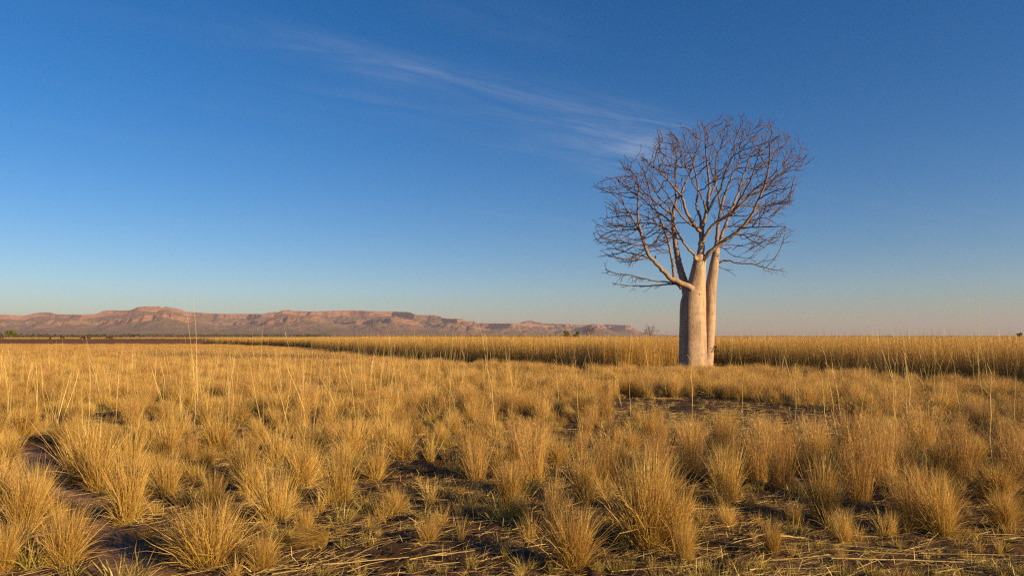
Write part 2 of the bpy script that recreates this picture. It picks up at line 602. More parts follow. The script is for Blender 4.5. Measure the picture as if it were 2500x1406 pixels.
def range_mesh(name, lower, sky, setback, x0, x1, y0, y1, step, seed, tiers, amp=0.16):
    line = rough_line([polar(p, R) for p, R in lower], seed, amp)
    back = max(R for _, R in lower) + 2500
    poly = line + [polar(lower[-1][0] + 40, back), polar(lower[0][0] - 40, back)]
    xs = np.arange(x0, x1, step); ys = np.arange(y0, y1, step)
    X, Y = np.meshgrid(xs, ys)
    wx = (fbm(X / 260, Y / 260, 3) - 0.5) * 130
    wy = (fbm(X / 260 + 50, Y / 260, 3) - 0.5) * 130
    ins = in_poly(X, Y, poly)
    d = seg_dist(X + wx, Y + wy, poly)
    s = np.where(ins, d, -d) + (fbm(X / 70, Y / 70, 3) - 0.5) * 34
    px = 1250 + FPX * X / Y
    top = np.interp(px, [p for p, _ in sky], [y for _, y in sky])
    Rl = np.interp(px, [p for p, _ in lower], [R for _, R in lower])
    k = np.ones(41) / 41
    sb = np.interp(px, [p for p, _ in setback], [b for _, b in setback])
    rim = Rl + sb
    H = (822 - top) / FPX * rim
    rel = prof(np.where(s > 60, 60 + (s - 60) * 500.0 / np.maximum(sb, 60), s), tiers)
    Z = H * rel
    # gullies down the scree, knolls on the top
    slope = np.clip((s + 1300) / 1300, 0, 1) * np.clip((1 - rel) * 4, 0, 1)
    gul = np.abs(fbm(X / 190 + 7, Y / 420, 4) - 0.5) * 2
    Z = Z + (gul - 0.25) * 55 * slope * np.clip(rel * 3, 0, 1)
    Z = Z + (fbm(X / 55, Y / 55, 3) - 0.5) * 10 * np.clip(rel * 4, 0, 1) * np.where(rel > 0.96, 0.3, 1)
    for it in range(3):
        bins = np.clip(((px - sky[0][0]) / 4).astype(int), 0, 2000)
        ang = np.zeros(2001)
        np.maximum.at(ang, bins.ravel(), (Z / Y).ravel() * FPX)
        want = 822 - np.interp(sky[0][0] + 4 * np.arange(2001) + 2, [p for p, _ in sky], [y for _, y in sky])
        ratio = np.where(ang > 0.5, np.clip(want / np.maximum(ang, 0.5), 0.5, 1.9), 1.0)
        ratio = np.convolve(np.pad(ratio, 2, mode='edge'), np.ones(5) / 5, 'valid')
        Z = np.where(Z > 0, Z * np.interp(px, sky[0][0] + 4 * np.arange(2001) + 2, ratio), Z)
    Z = np.where(s < -1900, -3, Z)
    V = np.stack([X.ravel(), Y.ravel(), Z.ravel()], 1)
    ny, nx = X.shape
    i = np.arange(nx * ny).reshape(ny, nx)
    F = np.stack([i[:-1, :-1].ravel(), i[:-1, 1:].ravel(), i[1:, 1:].ravel(), i[1:, :-1].ravel()], 1)
    F = F[(Z.ravel()[F].max(1) > 0.01)]
    return mesh_np(name, V, F.tolist(), M_HILL, False)


TIERS = [(-2000, -0.02), (-1400, 0.0), (-800, 0.09), (-350, 0.25), (-30, 0.43), (12, 0.58), (60, 0.60), (250, 0.67), (500, 0.79), (528, 0.985), (700, 1.0), (9000, 1.0)]
SETBACK = [(-900, 400), (0, 450), (320, 500), (470, 500), (560, 120), (640, 250), (700, 450), (800, 150), (900, 400), (960, 700), (1010, 150), (1080, 300), (1120, 200), (1180, 80), (1260, 100), (1400, 300)]
o = link('mesa_range', range_mesh('mesa_range', LOWER, SKY, SETBACK, -7800, 1000, 4700, 9900, 17, 11, TIERS))
tag(o, 'long red sandstone range with flat tops, cliff bands and scree slopes', 'hills', kind='structure')

SKY2 = [(1180, 800), (1240, 793), (1268, 789), (1280, 784.5), (1294, 782), (1310, 786), (1330, 790), (1370, 790.5), (1430, 793), (1448, 791), (1456, 790), (1462, 792.5), (1490, 791.5), (1515, 793), (1537, 793.5), (1543, 798), (1560, 807.5), (1570, 811), (1600, 816), (1625, 819), (1660, 821), (1800, 821.5)]
LOW2 = [(1180, 11200), (1250, 10600), (1300, 10700), (1325, 10200), (1345, 9700), (1380, 9600), (1400, 9800), (1412, 10500), (1435, 10700), (1450, 9800), (1456, 9500), (1464, 9900), (1475, 10700), (1500, 10500), (1520, 10000), (1534, 9800), (1540, 10000), (1543, 10600), (1545, 11500)]
TIERS2 = [(-2000, -0.02), (-1100, 0.0), (-600, 0.12), (-260, 0.34), (-25, 0.62), (12, 0.90), (60, 0.97), (200, 1.0), (9000, 1.0)]
o = link('mesa_spur', range_mesh('mesa_spur', LOW2, SKY2, [(1180, 80), (1600, 80)], -500, 2600, 7800, 12600, 24, 5, TIERS2, 0.10))
tag(o, 'hazy far end of the range, small mesas tapering down to the plain', 'hills', kind='structure')

SKY3 = [(1480, 818), (1560, 814), (1600, 815.5), (1640, 818.5), (1700, 818.5), (1800, 820), (1950, 819.5), (2100, 820), (2300, 819.5), (2500, 820), (2900, 818.5), (3200, 820)]
LOW3 = [(p, 11300) for p in range(1480, 3300, 60)]
o = link('low_ridge', range_mesh('low_ridge', LOW3, SKY3, [(0, 150), (3000, 150)], 1200, 13500, 7000, 12800, 75, 9, [(-2000, -0.02), (-900, 0), (-100, 0.7), (100, 0.95), (300, 1.0), (9000, 1.0)], 0.05))
tag(o, 'faint low ridge along the horizon beyond the tall grass', 'hills', kind='structure')


# ------------------------------------------------------------------ tubes
def tube(V, F, pts, radii, sides, G=None, cap=True, wob=0.0):
    """append a tube to vertex/face lists"""
    pts = [Vector(p) for p in pts]
    n = len(pts)
    base = len(V)
    t = (pts[1] - pts[0]).normalized()
    ref = Vector((0, 1, 0)) if abs(t.y) < 0.9 else Vector((1, 0, 0))
    u = t.cross(ref).normalized()
    for i in range(n):
        tn = (pts[min(i + 1, n - 1)] - pts[max(i - 1, 0)])
        if tn.length < 1e-9:
            tn = t
        t = tn.normalized()
        u = (u - t * u.dot(t)).normalized()
        v = t.cross(u)
        for k in range(sides):
            a = 2 * math.pi * k / sides
            r = radii[i] * (1 + wob * math.sin(3 * a + i * 0.7) * 0.5 + (random.uniform(-wob, wob) * 0.5 if wob else 0))
            V.append(pts[i] + (u * math.cos(a) + v * math.sin(a)) * r)
            if G is not None:
                G.append(radii[i])
    for i in range(n - 1):
        for k in range(sides):
            a = base + i * sides + k
            b = base + i * sides + (k + 1) % sides
            F.append((a, b, b + sides, a + sides))
    if cap:
        F.append(tuple(base + (n - 1) * sides + k for k in range(sides)))
        F.append(tuple(base + sides - 1 - k for k in range(sides)))


def catmull(pts, step):
    P = [Vector(p) for p in pts]
    P = [P[0] * 2 - P[1]] + P + [P[-1] * 2 - P[-2]]
    out = []
    for i in range(1, len(P) - 2):
        n = max(2, int((P[i + 1] - P[i]).length / step))
        for k in range(n):
            t = k / n
            a, b, c, d = P[i - 1], P[i], P[i + 1], P[i + 2]
            out.append(0.5 * ((2 * b) + (c - a) * t + (2 * a - 5 * b + 4 * c - d) * t * t + (3 * b - a - 3 * c + d) * t ** 3))
    out.append(P[-2])
    return out


# ------------------------------------------------------------------ the boab
TREE = ground(1695, 910)
TY = TREE.y
MPP = TY / FPX * 1.0        # metres per picture pixel at the tree (near enough)


def cpt(cx, cy, off):
    """point from the crown close-up, off metres behind the trunk"""
    return at(1400 + cx * 0.31297, 260 + cy * 0.31297, TY + off) - TREE


CR = 0.31297 * MPP
# name: (points, start radius, end radius, depth start, depth end)
LIMBS = {
    'L1': ([(930, 1425), (860, 1385), (760, 1340), (680, 1260), (610, 1190), (560, 1100), (530, 1000), (505, 900), (500, 800), (505, 700), (515, 600)], 25, 4, -0.35, -1.7),
    'L1a': ([(560, 1085), (470, 1075), (380, 1050), (290, 1040), (200, 1030)], 6, 2, -1.0, -1.6),
    'L1b': ([(530, 1000), (450, 860), (400, 780), (330, 700), (260, 630)], 8, 2, -1.1, -2.0),
    'L1c': ([(610, 1190), (540, 1190), (400, 1190), (300, 1170)], 6, 2, -0.8, -2.2),
    'L2': ([(800, 1385), (760, 1372), (600, 1355), (480, 1325), (360, 1310), (250, 1275)], 7, 2, 0.7, 0.2),
    'L3': ([(820, 1385), (760, 1385), (640, 1398), (520, 1400), (400, 1395), (310, 1380)], 8, 2, 0.7, 1.6),
    'L4': ([(895, 1530), (870, 1400), (830, 1250), (800, 1100), (780, 950), (775, 850), (800, 740), (840, 690)], 40, 9, 0.42, 0.62),
    'L4a': ([(775, 850), (680, 780), (590, 700), (520, 640), (450, 540), (380, 490)], 9, 2, 0.6, 1.0),
    'L4b': ([(780, 1000), (690, 940), (600, 910), (500, 915), (380, 930), (230, 910)], 8, 2, 0.5, 2.2),
    'L4c': ([(778, 920), (720, 870), (640, 810), (560, 740), (500, 690), (420, 640), (330, 560)], 8, 2, 0.55, 2.8),
    'L4d': ([(800, 740), (800, 600), (800, 450), (810, 300), (790, 240)], 8, 2, 0.6, 1.6),
    'L4e': ([(830, 700), (890, 560), (940, 430), (960, 300), (950, 210)], 9, 2, 0.62, 2.8),
    'L4f': ([(840, 1420), (790, 1340), (770, 1200), (745, 1080), (710, 960), (640, 800), (600, 680), (560, 560)], 15, 3, 0.9, 2.8),
    'L5': ([(975, 1190), (950, 1165), (880, 1090), (820, 990), (780, 900), (740, 780), (660, 700), (600, 600), (520, 500)], 12, 2, -0.2, -2.6),
    'M1': ([(990, 1235), (993, 1150), (1000, 1050), (1000, 960)], 34, 21, 0.0, 0.0),
    'M2': ([(998, 990), (960, 945), (920, 890), (880, 820), (850, 720), (800, 650), (720, 560), (620, 470), (530, 420)], 17, 2, 0.0, -1.4),
    'M2b': ([(960, 945), (890, 900), (830, 840), (800, 790), (700, 640), (640, 560), (560, 460)], 10, 2, 0.05, -3.0),
    'M3': ([(998, 970), (990, 870), (960, 780), (970, 650), (950, 520), (920, 400), (870, 270), (850, 190)], 13, 2, 0.1, 1.4),
    'M4': ([(1000, 970), (1030, 850), (1050, 720), (1060, 600), (1045, 470), (1030, 330), (1025, 200), (1000, 130)], 18, 2, 0.0, -0.4),
    'M5': ([(1030, 850), (1100, 720), (1150, 640), (1180, 520), (1250, 380), (1260, 260), (1330, 120)], 12, 2, 0.0, -2.0),
    'M5b': ([(1050, 720), (1110, 600), (1110, 450), (1140, 330), (1180, 200), (1190, 110)], 8, 2, 0.0, 1.6),
    'M6': ([(1005, 1045), (1070, 950), (1150, 880), (1240, 820), (1330, 740), (1430, 640), (1530, 590), (1650, 520), (1760, 480)], 14, 2, -0.1, -1.6),
    'M6b': ([(1240, 820), (1300, 720), (1370, 600), (1410, 480), (1450, 360), (1480, 240)], 8, 2, -0.5, -3.0),
    'R1': ([(1010, 1200), (1040, 1165), (1100, 1105), (1200, 1030), (1300, 960), (1380, 860), (1440, 740), (1490, 620), (1520, 480), (1530, 350), (1545, 190)], 19, 3, -0.15, -2.2),
    'R1a': ([(1495, 605), (1600, 540), (1680, 480), (1800, 460)], 6, 2, -1.5, -1.8),
    'R1b': ([(1310, 950), (1420, 942), (1540, 940), (1660, 935)], 6, 2, -0.9, -2.2),
    'R1c': ([(1240, 1000), (1400, 1000), (1500, 1040), (1600, 1080)], 6, 2, -0.7, -1.0),
    'R1d': ([(1400, 830), (1480, 770), (1580, 760), (1700, 770)], 6, 2, -1.2, -0.4),
    'R1e': ([(1518, 490), (1450, 370), (1390, 280), (1370, 230)], 5, 2, -1.9, -1.2),
    'R1f': ([(1450, 720), (1560, 660), (1660, 640), (1720, 610)], 6, 2, -1.4, -3.0),
    'T2a': ([(1112, 1110), (1125, 950), (1140, 850), (1180, 690), (1230, 560), (1290, 430), (1300, 300), (1390, 190)], 17, 2, 0.8, 0.6),
    'T2b': ([(1128, 1100), (1150, 1030), (1178, 945), (1215, 850), (1250, 770), (1290, 650), (1340, 500), (1380, 370), (1410, 230)], 17, 2, 0.85, 2.2),
    'T2c': ([(1110, 1250), (1140, 1220), (1170, 1205), (1220, 1205), (1300, 1225), (1400, 1230), (1500, 1260), (1600, 1280), (1650, 1282)], 9, 2, 0.75, 0.2),
    'T2d': ([(1120, 1100), (1160, 1085), (1250, 1082), (1350, 1100), (1410, 1135)], 5, 2, 0.8, 1.8),
    'T2e': ([(1125, 1085), (1190, 1120), (1240, 1165), (1330, 1182), (1400, 1185)], 4, 1.6, 0.8, -0.3),
    'T2f': ([(1115, 1230), (1150, 1260), (1200, 1280), (1250, 1310)], 3, 1.4, 0.7, 0.3),
    'T2g': ([(1250, 770), (1350, 700), (1450, 660), (1580, 600), (1680, 610)], 8, 2, 1.3, 3.2),
    'T2h': ([(1215, 850), (1330, 770), (1450, 800), (1600, 800)], 6, 2, 1.2, 3.4),
    'T2i': ([(1180, 940), (1300, 930), (1420, 880), (1500, 850)], 5, 2, 1.0, 3.0),
    'T2j': ([(1290, 650), (1400, 540), (1520, 420), (1620, 330), (1680, 240)], 7, 2, 1.6, 2.6),
    'B1': ([(1150, 800), (1120, 650), (1080, 520), (1060, 400), (1090, 260), (1080, 150)], 8, 2, 0.8, 3.0),
    'F1': ([(1040, 830), (1000, 700), (930, 600), (880, 480), (840, 380), (780, 300)], 8, 2, -0.1, -3.0),
}
CROWN = [(820, 170), (1000, 115), (1190, 95), (1340, 95), (1550, 165), (1690, 225), (1780, 315), (1815, 460), (1740, 560), (1710, 650), (1745, 730), (1690, 790), (1560, 850), (1550, 920), (1680, 935), (1670, 1000),
         (1620, 1090), (1480, 1100), (1390, 1140), (1220, 1090), (1100, 960), (1000, 900), (930, 1010), (800, 1060), (690, 1110), (600, 1210), (470, 1250), (300, 1200), (150, 1035), (180, 890), (290, 840), (310, 720),
         (180, 690), (175, 610), (270, 590), (365, 475), (500, 430), (515, 365), (640, 320), (690, 225), (790, 175)]
LOWTWIG = [[(230, 1260), (330, 1390), (620, 1420), (760, 1390), (700, 1330), (480, 1290)], [(1330, 1210), (1500, 1130), (1560, 1200), (1660, 1280), (1540, 1340), (1420, 1340), (1380, 1250)]]


def build_boab():
    root = empty('boab_tree', TREE)
    tag(root, 'large bare boab with pale swollen double trunk standing alone in the grass', 'tree')
    # trunks: (picture y, centre x, half width)
    def loft(name, rows, off, sides=28, squash=1.0):
        V, F, G = [], [], []
        pts = catmull([at(cx, y, TY + (off if not callable(off) else off(y))) - TREE for y, cx, r in rows], 0.07)
        ys = [r[0] for r in rows]
        prm = np.linspace(0, len(rows) - 1, len(rows) * 40)
        zs = np.array([p.z for p in pts])
        zr = [(at(cx, y, TY) - TREE).z for y, cx, r in rows]
        rr = np.interp(zs, zr, [r * MPP for _, _, r in rows])
        for i, p in enumerate(pts):
            flare = max(0.0, 1 - p.z / 0.45)
            for k in range(sides):
                a = 2 * math.pi * k / sides
                b = 1 + 0.035 * math.sin(3 * a + 1.1 + p.z * 0.15) + 0.02 * math.sin(5 * a + p.z * 0.4) + 0.07 * flare * math.sin(4 * a + 0.4) + 0.17 * flare
                b += 0.02 * (float(vnoise(np.array(a * 2.2), np.array(p.z * 2.6 + off if not callable(off) else p.z * 2.6))) - 0.5)
                b += 0.004 * math.sin(p.z * 17 + math.sin(a * 2) * 1.8 + 2 * math.sin(p.z * 3.1))
                V.append(p + Vector((math.cos(a) * rr[i] * b, math.sin(a) * rr[i] * b * squash, -0.12 if i == 0 else 0)))
                G.append(rr[i])
        n = len(pts)
        for i in range(n - 1):
            for k in range(sides):
                a0 = i * sides + k; b0 = i * sides + (k + 1) % sides
                F.append((a0, b0, b0 + sides, a0 + sides))
        F.append(tuple((n - 1) * sides + k for k in range(sides)))
        return link(name, mesh_np(name, V, F, M_BARK, True, {'girth': G}), root)
    main = loft('trunk', [(914, 1693, 37), (895, 1692, 34.5), (850, 1691.5, 32.5), (800, 1691, 31.5), (760, 1691, 31), (735, 1692, 30), (715, 1694.5, 27), (700, 1698, 23), (685, 1700.5, 20.5), (660, 1704, 17.5), (640, 1707, 15.5), (622, 1709.5, 13)], 0.0, 36)
    sec = loft('trunk', [(914, 1724, 14), (880, 1728, 13.5), (840, 1731, 13), (800, 1733, 13), (750, 1734.5, 13), (706, 1735, 13.5), (668, 1740, 12.5), (641, 1744, 11), (614, 1748, 8.5), (600, 1749, 7)], 0.42, 20)
    # knots, stub, scars on the trunk
    def blob(name, c, r, mat, sc=(1, 1, 1), parent=None):
        bm = bmesh.new()
        bmesh.ops.create_icosphere(bm, subdivisions=2, radius=r)
        for v in bm.verts:
            v.co = Vector((v.co.x * sc[0], v.co.y * sc[1], v.co.z * sc[2])) * (1 + 0.25 * (random.random() - 0.5))
        me = bpy.data.meshes.new(name); bm.to_mesh(me); bm.free()
        o = link(name, me, parent or root, mat)
        o.location = c
        return o
    for (x, y, d, r) in ((1703, 712, -0.42, 0.045), (1707, 719, -0.47, 0.05), (1700, 652, -0.30, 0.05)):
        blob('knot', at(x, y, TY + d) - TREE, r, M_KNOT, (1, 0.5, 1.2), main)
    V, F, G = [], [], []
    tube(V, F, [at(1702, 634, TY - 0.1) - TREE, at(1698, 631, TY - 0.36) - TREE, at(1696, 630, TY - 0.52) - TREE], [0.10, 0.085, 0.075], 10, G)
    link('branch_stub', mesh_np('branch_stub', V, F, M_BARK, True, {'girth': [0.2] * len(V)}), main)
    # limbs
    nodes, owner, nrad, ndir = [], [], [], []
    limb_obj = {}
    for key, (pts, r0, r1, d0, d1) in LIMBS.items():
        n = len(pts)
        cum = [0.0]
        for a, b in zip(pts, pts[1:]):
            cum.append(cum[-1] + math.hypot(b[0] - a[0], b[1] - a[1]))
        P = catmull([cpt(x, y, d0 + (d1 - d0) * (c / cum[-1])) for (x, y), c in zip(pts, cum)], 0.11)
        P = [p + Vector((random.gauss(0, 1), random.gauss(0, 1), random.gauss(0, 1))) * (0.012 if 0 < i else 0) for i, p in enumerate(P)]
        rr = [max(CR * (r0 + (r1 - r0) * (i / (len(P) - 1)) ** 0.75), 0.008) for i in range(len(P))]
        V, F, G = [], [], []
        tube(V, F, P, rr, 12 if r0 > 12 else 8, G, True, 0.06)
        limb_obj[key] = link('limb', mesh_np('limb', V, F, M_BARK, True, {'girth': G}), root)
        for i, (p, r) in enumerate(zip(P, rr)):
            if r < CR * 11 and i > 1:
                nodes.append(p); owner.append(key); nrad.append(r)
                ndir.append((P[min(i + 1, len(P) - 1)] - P[i - 1]).normalized())
    # attractors inside the crown
    ar = random.Random(5)
    att = []
    cx0, cy0 = 1000, 720
    def sample(poly, count, depth, dc):
        xs = [p[0] for p in poly]; ys = [p[1] for p in poly]
        got = 0
        while got < count:
            x, y = ar.uniform(min(xs), max(xs)), ar.uniform(min(ys), max(ys))
            if not in_poly(np.array([x]), np.array([y]), poly)[0]:
                continue
            rho = math.hypot((x - cx0) / 830, (y - cy0) / 640)
            if ar.random() > 0.15 + 0.95 * rho:
                continue
            lim = depth * math.sqrt(max(0.06, 1 - rho * rho))
            att.append(cpt(x, y, dc + ar.uniform(-lim, lim)))
            got += 1
    sample(CROWN, 3000, 3.7, 0.1)
    sample(LOWTWIG[0], 130, 0.6, 0.9)
    sample(LOWTWIG[1], 110, 0.5, 0.3)
    A = np.array([tuple(a) for a in att])
    N = [np.array(tuple(p)) for p in nodes]
    D = [np.array(tuple(d)) for d in ndir]
    par = [-1] * len(N)
    n0 = len(N)
    own = list(owner)
    STEP, INF, KILL = 0.125, 1.5, 0.20
    near_d = np.full(len(A), 1e9); near_i = np.zeros(len(A), int)
    alive = np.ones(len(A), bool)
    fresh = list(range(n0))
    nr = np.random.default_rng(2)
    ctr = np.array(tuple(cpt(1000, 1050, 0)))
    for it in range(90):
        if not fresh:
            break
        NP = np.array([N[i] for i in fresh])
        ids = np.where(alive)[0]
        if len(ids) == 0:
            break
        for blk in range(0, len(NP), 600):
            sub = NP[blk:blk + 600]
            dd = ((A[ids][:, None, :] - sub[None]) ** 2).sum(2)
            j = dd.argmin(1); m = np.sqrt(dd[np.arange(len(ids)), j])
            up = m < near_d[ids]
            near_d[ids[up]] = m[up]
            near_i[ids[up]] = np.array(fresh)[blk + j[up]]
        alive &= near_d > KILL
        act = np.where(alive & (near_d < INF))[0]
        if len(act) == 0:
            break
        sums = {}
        for a in act:
            i = near_i[a]
            v = A[a] - N[i]
            v = v / (np.linalg.norm(v) + 1e-9)
            out = N[i] - ctr; out /= (np.linalg.norm(out) + 1e-9)
            if v @ out < 0.0 or v @ D[i] < -0.25:
                continue
            sums.setdefault(i, np.zeros(3))
            sums[i] += v
        fresh = []
        for i, v in sums.items():
            v = v / (np.linalg.norm(v) + 1e-9)
            out = N[i] - ctr; out /= (np.linalg.norm(out) + 1e-9)
            v = v + 0.45 * D[i] + 0.25 * out + np.array([0, 0, 0.06]) + nr.normal(0, 0.22, 3)
            v /= np.linalg.norm(v)
            N.append(N[i] + v * STEP); D.append(v); par.append(i); own.append(own[i])
            fresh.append(len(N) - 1)
    # short side twigs, fanning outwards and curling up at their ends
    grown = len(N)
    def spray(j, v, nseg, lev):
        for q in range(nseg):
            N.append(N[j] + v * 0.088); D.append(v); par.append(j); own.append(own[j]); j = len(N) - 1
            if lev and q > 0 and nr.random() < 0.42:
                side = nr.normal(0, 1, 3); side -= v * (side @ v); side /= np.linalg.norm(side)
                spray(j, (v * 0.8 + side * 0.65) / np.linalg.norm(v * 0.8 + side * 0.65), int(nr.integers(1, 4)), lev - 1)
            v = v + nr.normal(0, 0.17, 3) + np.array([0, 0, 0.07]); v = v / np.linalg.norm(v)
    for i in range(0, grown):
        if i < n0 and nrad[i] > CR * 8:
            continue
        if nr.random() < (0.20 if i < n0 else 0.24):
            out = N[i] - ctr; out /= np.linalg.norm(out)
            side = nr.normal(0, 1, 3); side -= D[i] * (side @ D[i]); side /= np.linalg.norm(side)
            v = D[i] * 0.55 + side * 0.75 + out * 0.45; v /= np.linalg.norm(v)
            if v @ out < 0.1:
                continue
            spray(i, v, int(nr.integers(2, 7)), 1)
    kids = {}
    for i in range(n0, len(N)):
        kids.setdefault(par[i], []).append(i)
    E = 2.35
    acc = np.zeros(len(N))
    for i in range(len(N) - 1, n0 - 1, -1):
        if i not in kids:
            acc[i] = 0.0078 ** E
        acc[par[i]] += acc[i] * 1.012
    R = np.maximum(acc, 1e-12) ** (1 / E)
    for i in range(n0, len(N)):
        lim = nrad[par[i]] * 0.85 if par[i] < n0 else R[par[i]]
        R[i] = min(R[i], max(lim, 0.0078))
    geo = {k: ([], [], []) for k in LIMBS}
    starts = [(p, c) for p in range(n0) for c in kids.get(p, [])]
    while starts:
        p, c = starts.pop()
        path, rr = [N[p], N[c]], [R[c], R[c]]
        cur = c
        while cur in kids:
            ks = sorted(kids[cur], key=lambda q: -R[q])
            for q in ks[1:]:
                starts.append((cur, q))
            cur = ks[0]
            path.append(N[cur]); rr.append(R[cur])
        rr[-1] *= 0.6
        V, F, G = geo[own[c]]
        tube(V, F, [Vector(q) for q in path], rr, 5 if rr[0] > 0.012 else 4, G)
    for k, (V, F, G) in geo.items():
        if V:
            link('twigs', mesh_np('twigs', V, F, M_BARK, True, {'girth': G}), limb_obj[k])['kind'] = 'stuff'
    for (cx, cy, d) in ((640, 1170, -0.9), (387, 952, -1.4), (1240, 335, -1.5), (355, 575, -1.8)):
        blob('seed_pod', cpt(cx, cy, d) - Vector((0, 0, 0.03)), 0.055, M_POD, (0.8, 0.8, 1.25))
    # leafy sprout low on the second trunk
    V, F, T = [], [], []
    p0 = at(1738, 853, TY + 0.25) - TREE
    for k in range(7):
        p1 = p0 + Vector((random.uniform(0.1, 0.32), random.uniform(-0.25, 0.1), random.uniform(-0.18, 0.16)))
        tube(V, F, [p0, (p0 + p1) / 2 + Vector((0, 0, 0.04)), p1], [0.009, 0.007, 0.005], 4)
        for q in range(5):
            c = p0.lerp(p1, random.uniform(0.5, 1.05))
            a = Vector((random.uniform(-1, 1), random.uniform(-1, 1), random.uniform(-1, 1))).normalized() * 0.06
            b = a.cross(Vector((random.random(), random.random(), 1))).normalized() * 0.022
            i0 = len(V)
            V += [c - a, c + b, c + a, c - b]
            F.append((i0, i0 + 1, i0 + 2, i0 + 3))
    link('sprout', mesh_np('sprout', V, F, M_POD), sec)
    return grown, len(N)


print('boab nodes', build_boab())


# ------------------------------------------------------------------ distant trees and cattle
def bare_tree(name, px, ybase_hidden, ytop, Y, seed, label, spread):
    r = random.Random(seed)
    c = at(px, 822, Y); c.z = 0
    top = at(px, ytop, Y).z
    root = empty(name, c)
    tag(root, label, 'tree')
    V, F, G = [], [], []
    th = top * 0.38
    tube(V, F, [Vector((0, 0, -0.1)), Vector((0.02, 0, th * 0.5)), Vector((0.05, 0, th)), Vector((0.08, 0, th * 1.35))], [top * 0.075, top * 0.066, top * 0.055, top * 0.03], 12, G, True, 0.05)
    link('trunk', mesh_np('trunk', V, F, M_BARK, True, {'girth': G}), root)
    def grow(V, F, G, p, d, L, rr, lev):
        pts = [p]; n = 4
        for i in range(n):
            d = (d + Vector((r.gauss(0, .16), r.gauss(0, .16), r.gauss(0.05, .12)))).normalized()
            pts.append(pts[-1] + d * L / n)
        tube(V, F, pts, [rr * (1 - 0.45 * i / n) for i in range(n + 1)], 5, G)
        if lev == 0:
            return
        for k in range(r.choice((2, 3, 3))):
            q = pts[r.choice((2, 3, 4, 4))]
            ax = Vector((r.gauss(0, 1), r.gauss(0, 1), r.gauss(0, 1))).normalized()
            grow(V, F, G, q, (d + ax * 0.75).normalized(), L * 0.68, rr * 0.55, lev - 1)
    nl = 7
    for k in range(nl):
        V, F, G = [], [], []
        a = 2 * math.pi * k / nl + r.uniform(-.3, .3)
        e = r.uniform(0.3, 1.2)
        d = Vector((math.cos(a) * math.cos(e) * spread, math.sin(a) * math.cos(e) * spread, math.sin(e))).normalized()
        grow(V, F, G, Vector((0.05, 0, th * r.uniform(0.85, 1.2))), d, (top - th) * 0.50, top * 0.024, 4)
        # keep the crown inside its height
        zt = max(v.z for v in V)
        link('limb', mesh_np('limb', V, F, M_BARK, True, {'girth': G}), root)


bare_tree('boab_tree', 1588, 822, 796, 230, 21, 'small bare boab with rounded crown standing where the range ends', 1.25)
bare_tree('boab_tree', 1437, 822, 796, 260, 4, 'small bare boab with upswept crown beside two green bushes', 0.8)


def leaf_cloud(blobs, n, size, r, flat=0.75):
    """blobs: (centre, radius) list; leaf quads spread through them"""
    V, F, T = [], [], []
    wts = [b[1] ** 2 for b in blobs]
    for k in range(n):
        c, R = r.choices(blobs, wts)[0]
        d = Vector((r.gauss(0, 1), r.gauss(0, 1), r.gauss(0, 1))).normalized()
        p = Vector(c) + Vector((d.x, d.y, d.z * flat)) * R * (r.random() ** 0.45)
        if p.z < 0.05:
            p.z = 0.05
        a = Vector((r.gauss(0, 1), r.gauss(0, 1), r.gauss(0, .7))).normalized() * size * r.uniform(.6, 1.3)
        b = a.cross(Vector((r.gauss(0, 1), r.gauss(0, 1), r.gauss(0, 1)))).normalized() * size * 0.5
        i = len(V)
        V += [p - a, p + b, p + a, p - b]
        F.append((i, i + 1, i + 2, i + 3))
        T += [r.random()] * 4
    return V, F, T


def leafy_tree(name, px, ytop, wpx, Y, seed, label, mat, cat='tree', nblob=14, n=1500, group=None, dens=1.0, trunk=True, low=0.12):
    r = random.Random(seed)
    c = at(px, 822, Y); c.z = 0
    top = at(px, ytop, Y).z
    W = wpx / FPX * Y / 2
    root = empty(name, c)
    tag(root, label, cat, group)
    blobs = []
    for k in range(nblob):
        a = r.uniform(0, 2 * math.pi); q = r.random() ** 0.6
        z = top * r.uniform(low + 0.2, 0.8)
        k2 = math.sqrt(max(0.15, 1 - ((z / top - 0.5) / 0.55) ** 2))
        blobs.append(((math.cos(a) * q * W * 0.72 * k2, math.sin(a) * q * W * 0.72 * k2, z), W * r.uniform(0.24, 0.40)))
    V, F, T = leaf_cloud(blobs, n, W * (0.085 if nblob > 7 else 0.17) + 0.05, r)
    zt = max(v.z for v in V)
    for v in V: v.z *= top / zt
    link('crown', mesh_np('crown', V, F, mat, False, {'tone': T}), root)
    V, F = [], []
    tube(V, F, [Vector((0, 0, -0.1)), Vector((0.05, 0, top * 0.35)), Vector((0, 0.05, top * 0.7))], [top * 0.03, top * 0.022, top * 0.01], 7)
    for k in range(5):
        b = Vector(blobs[k][0])
        tube(V, F, [Vector((0.03, 0, top * 0.25)), b * 0.5 + Vector((0, 0, top * 0.2)), b], [top * 0.014, top * 0.01, top * 0.005], 5)
    link('trunk', mesh_np('trunk', V, F, M_TRUNK, True), root)
    return root


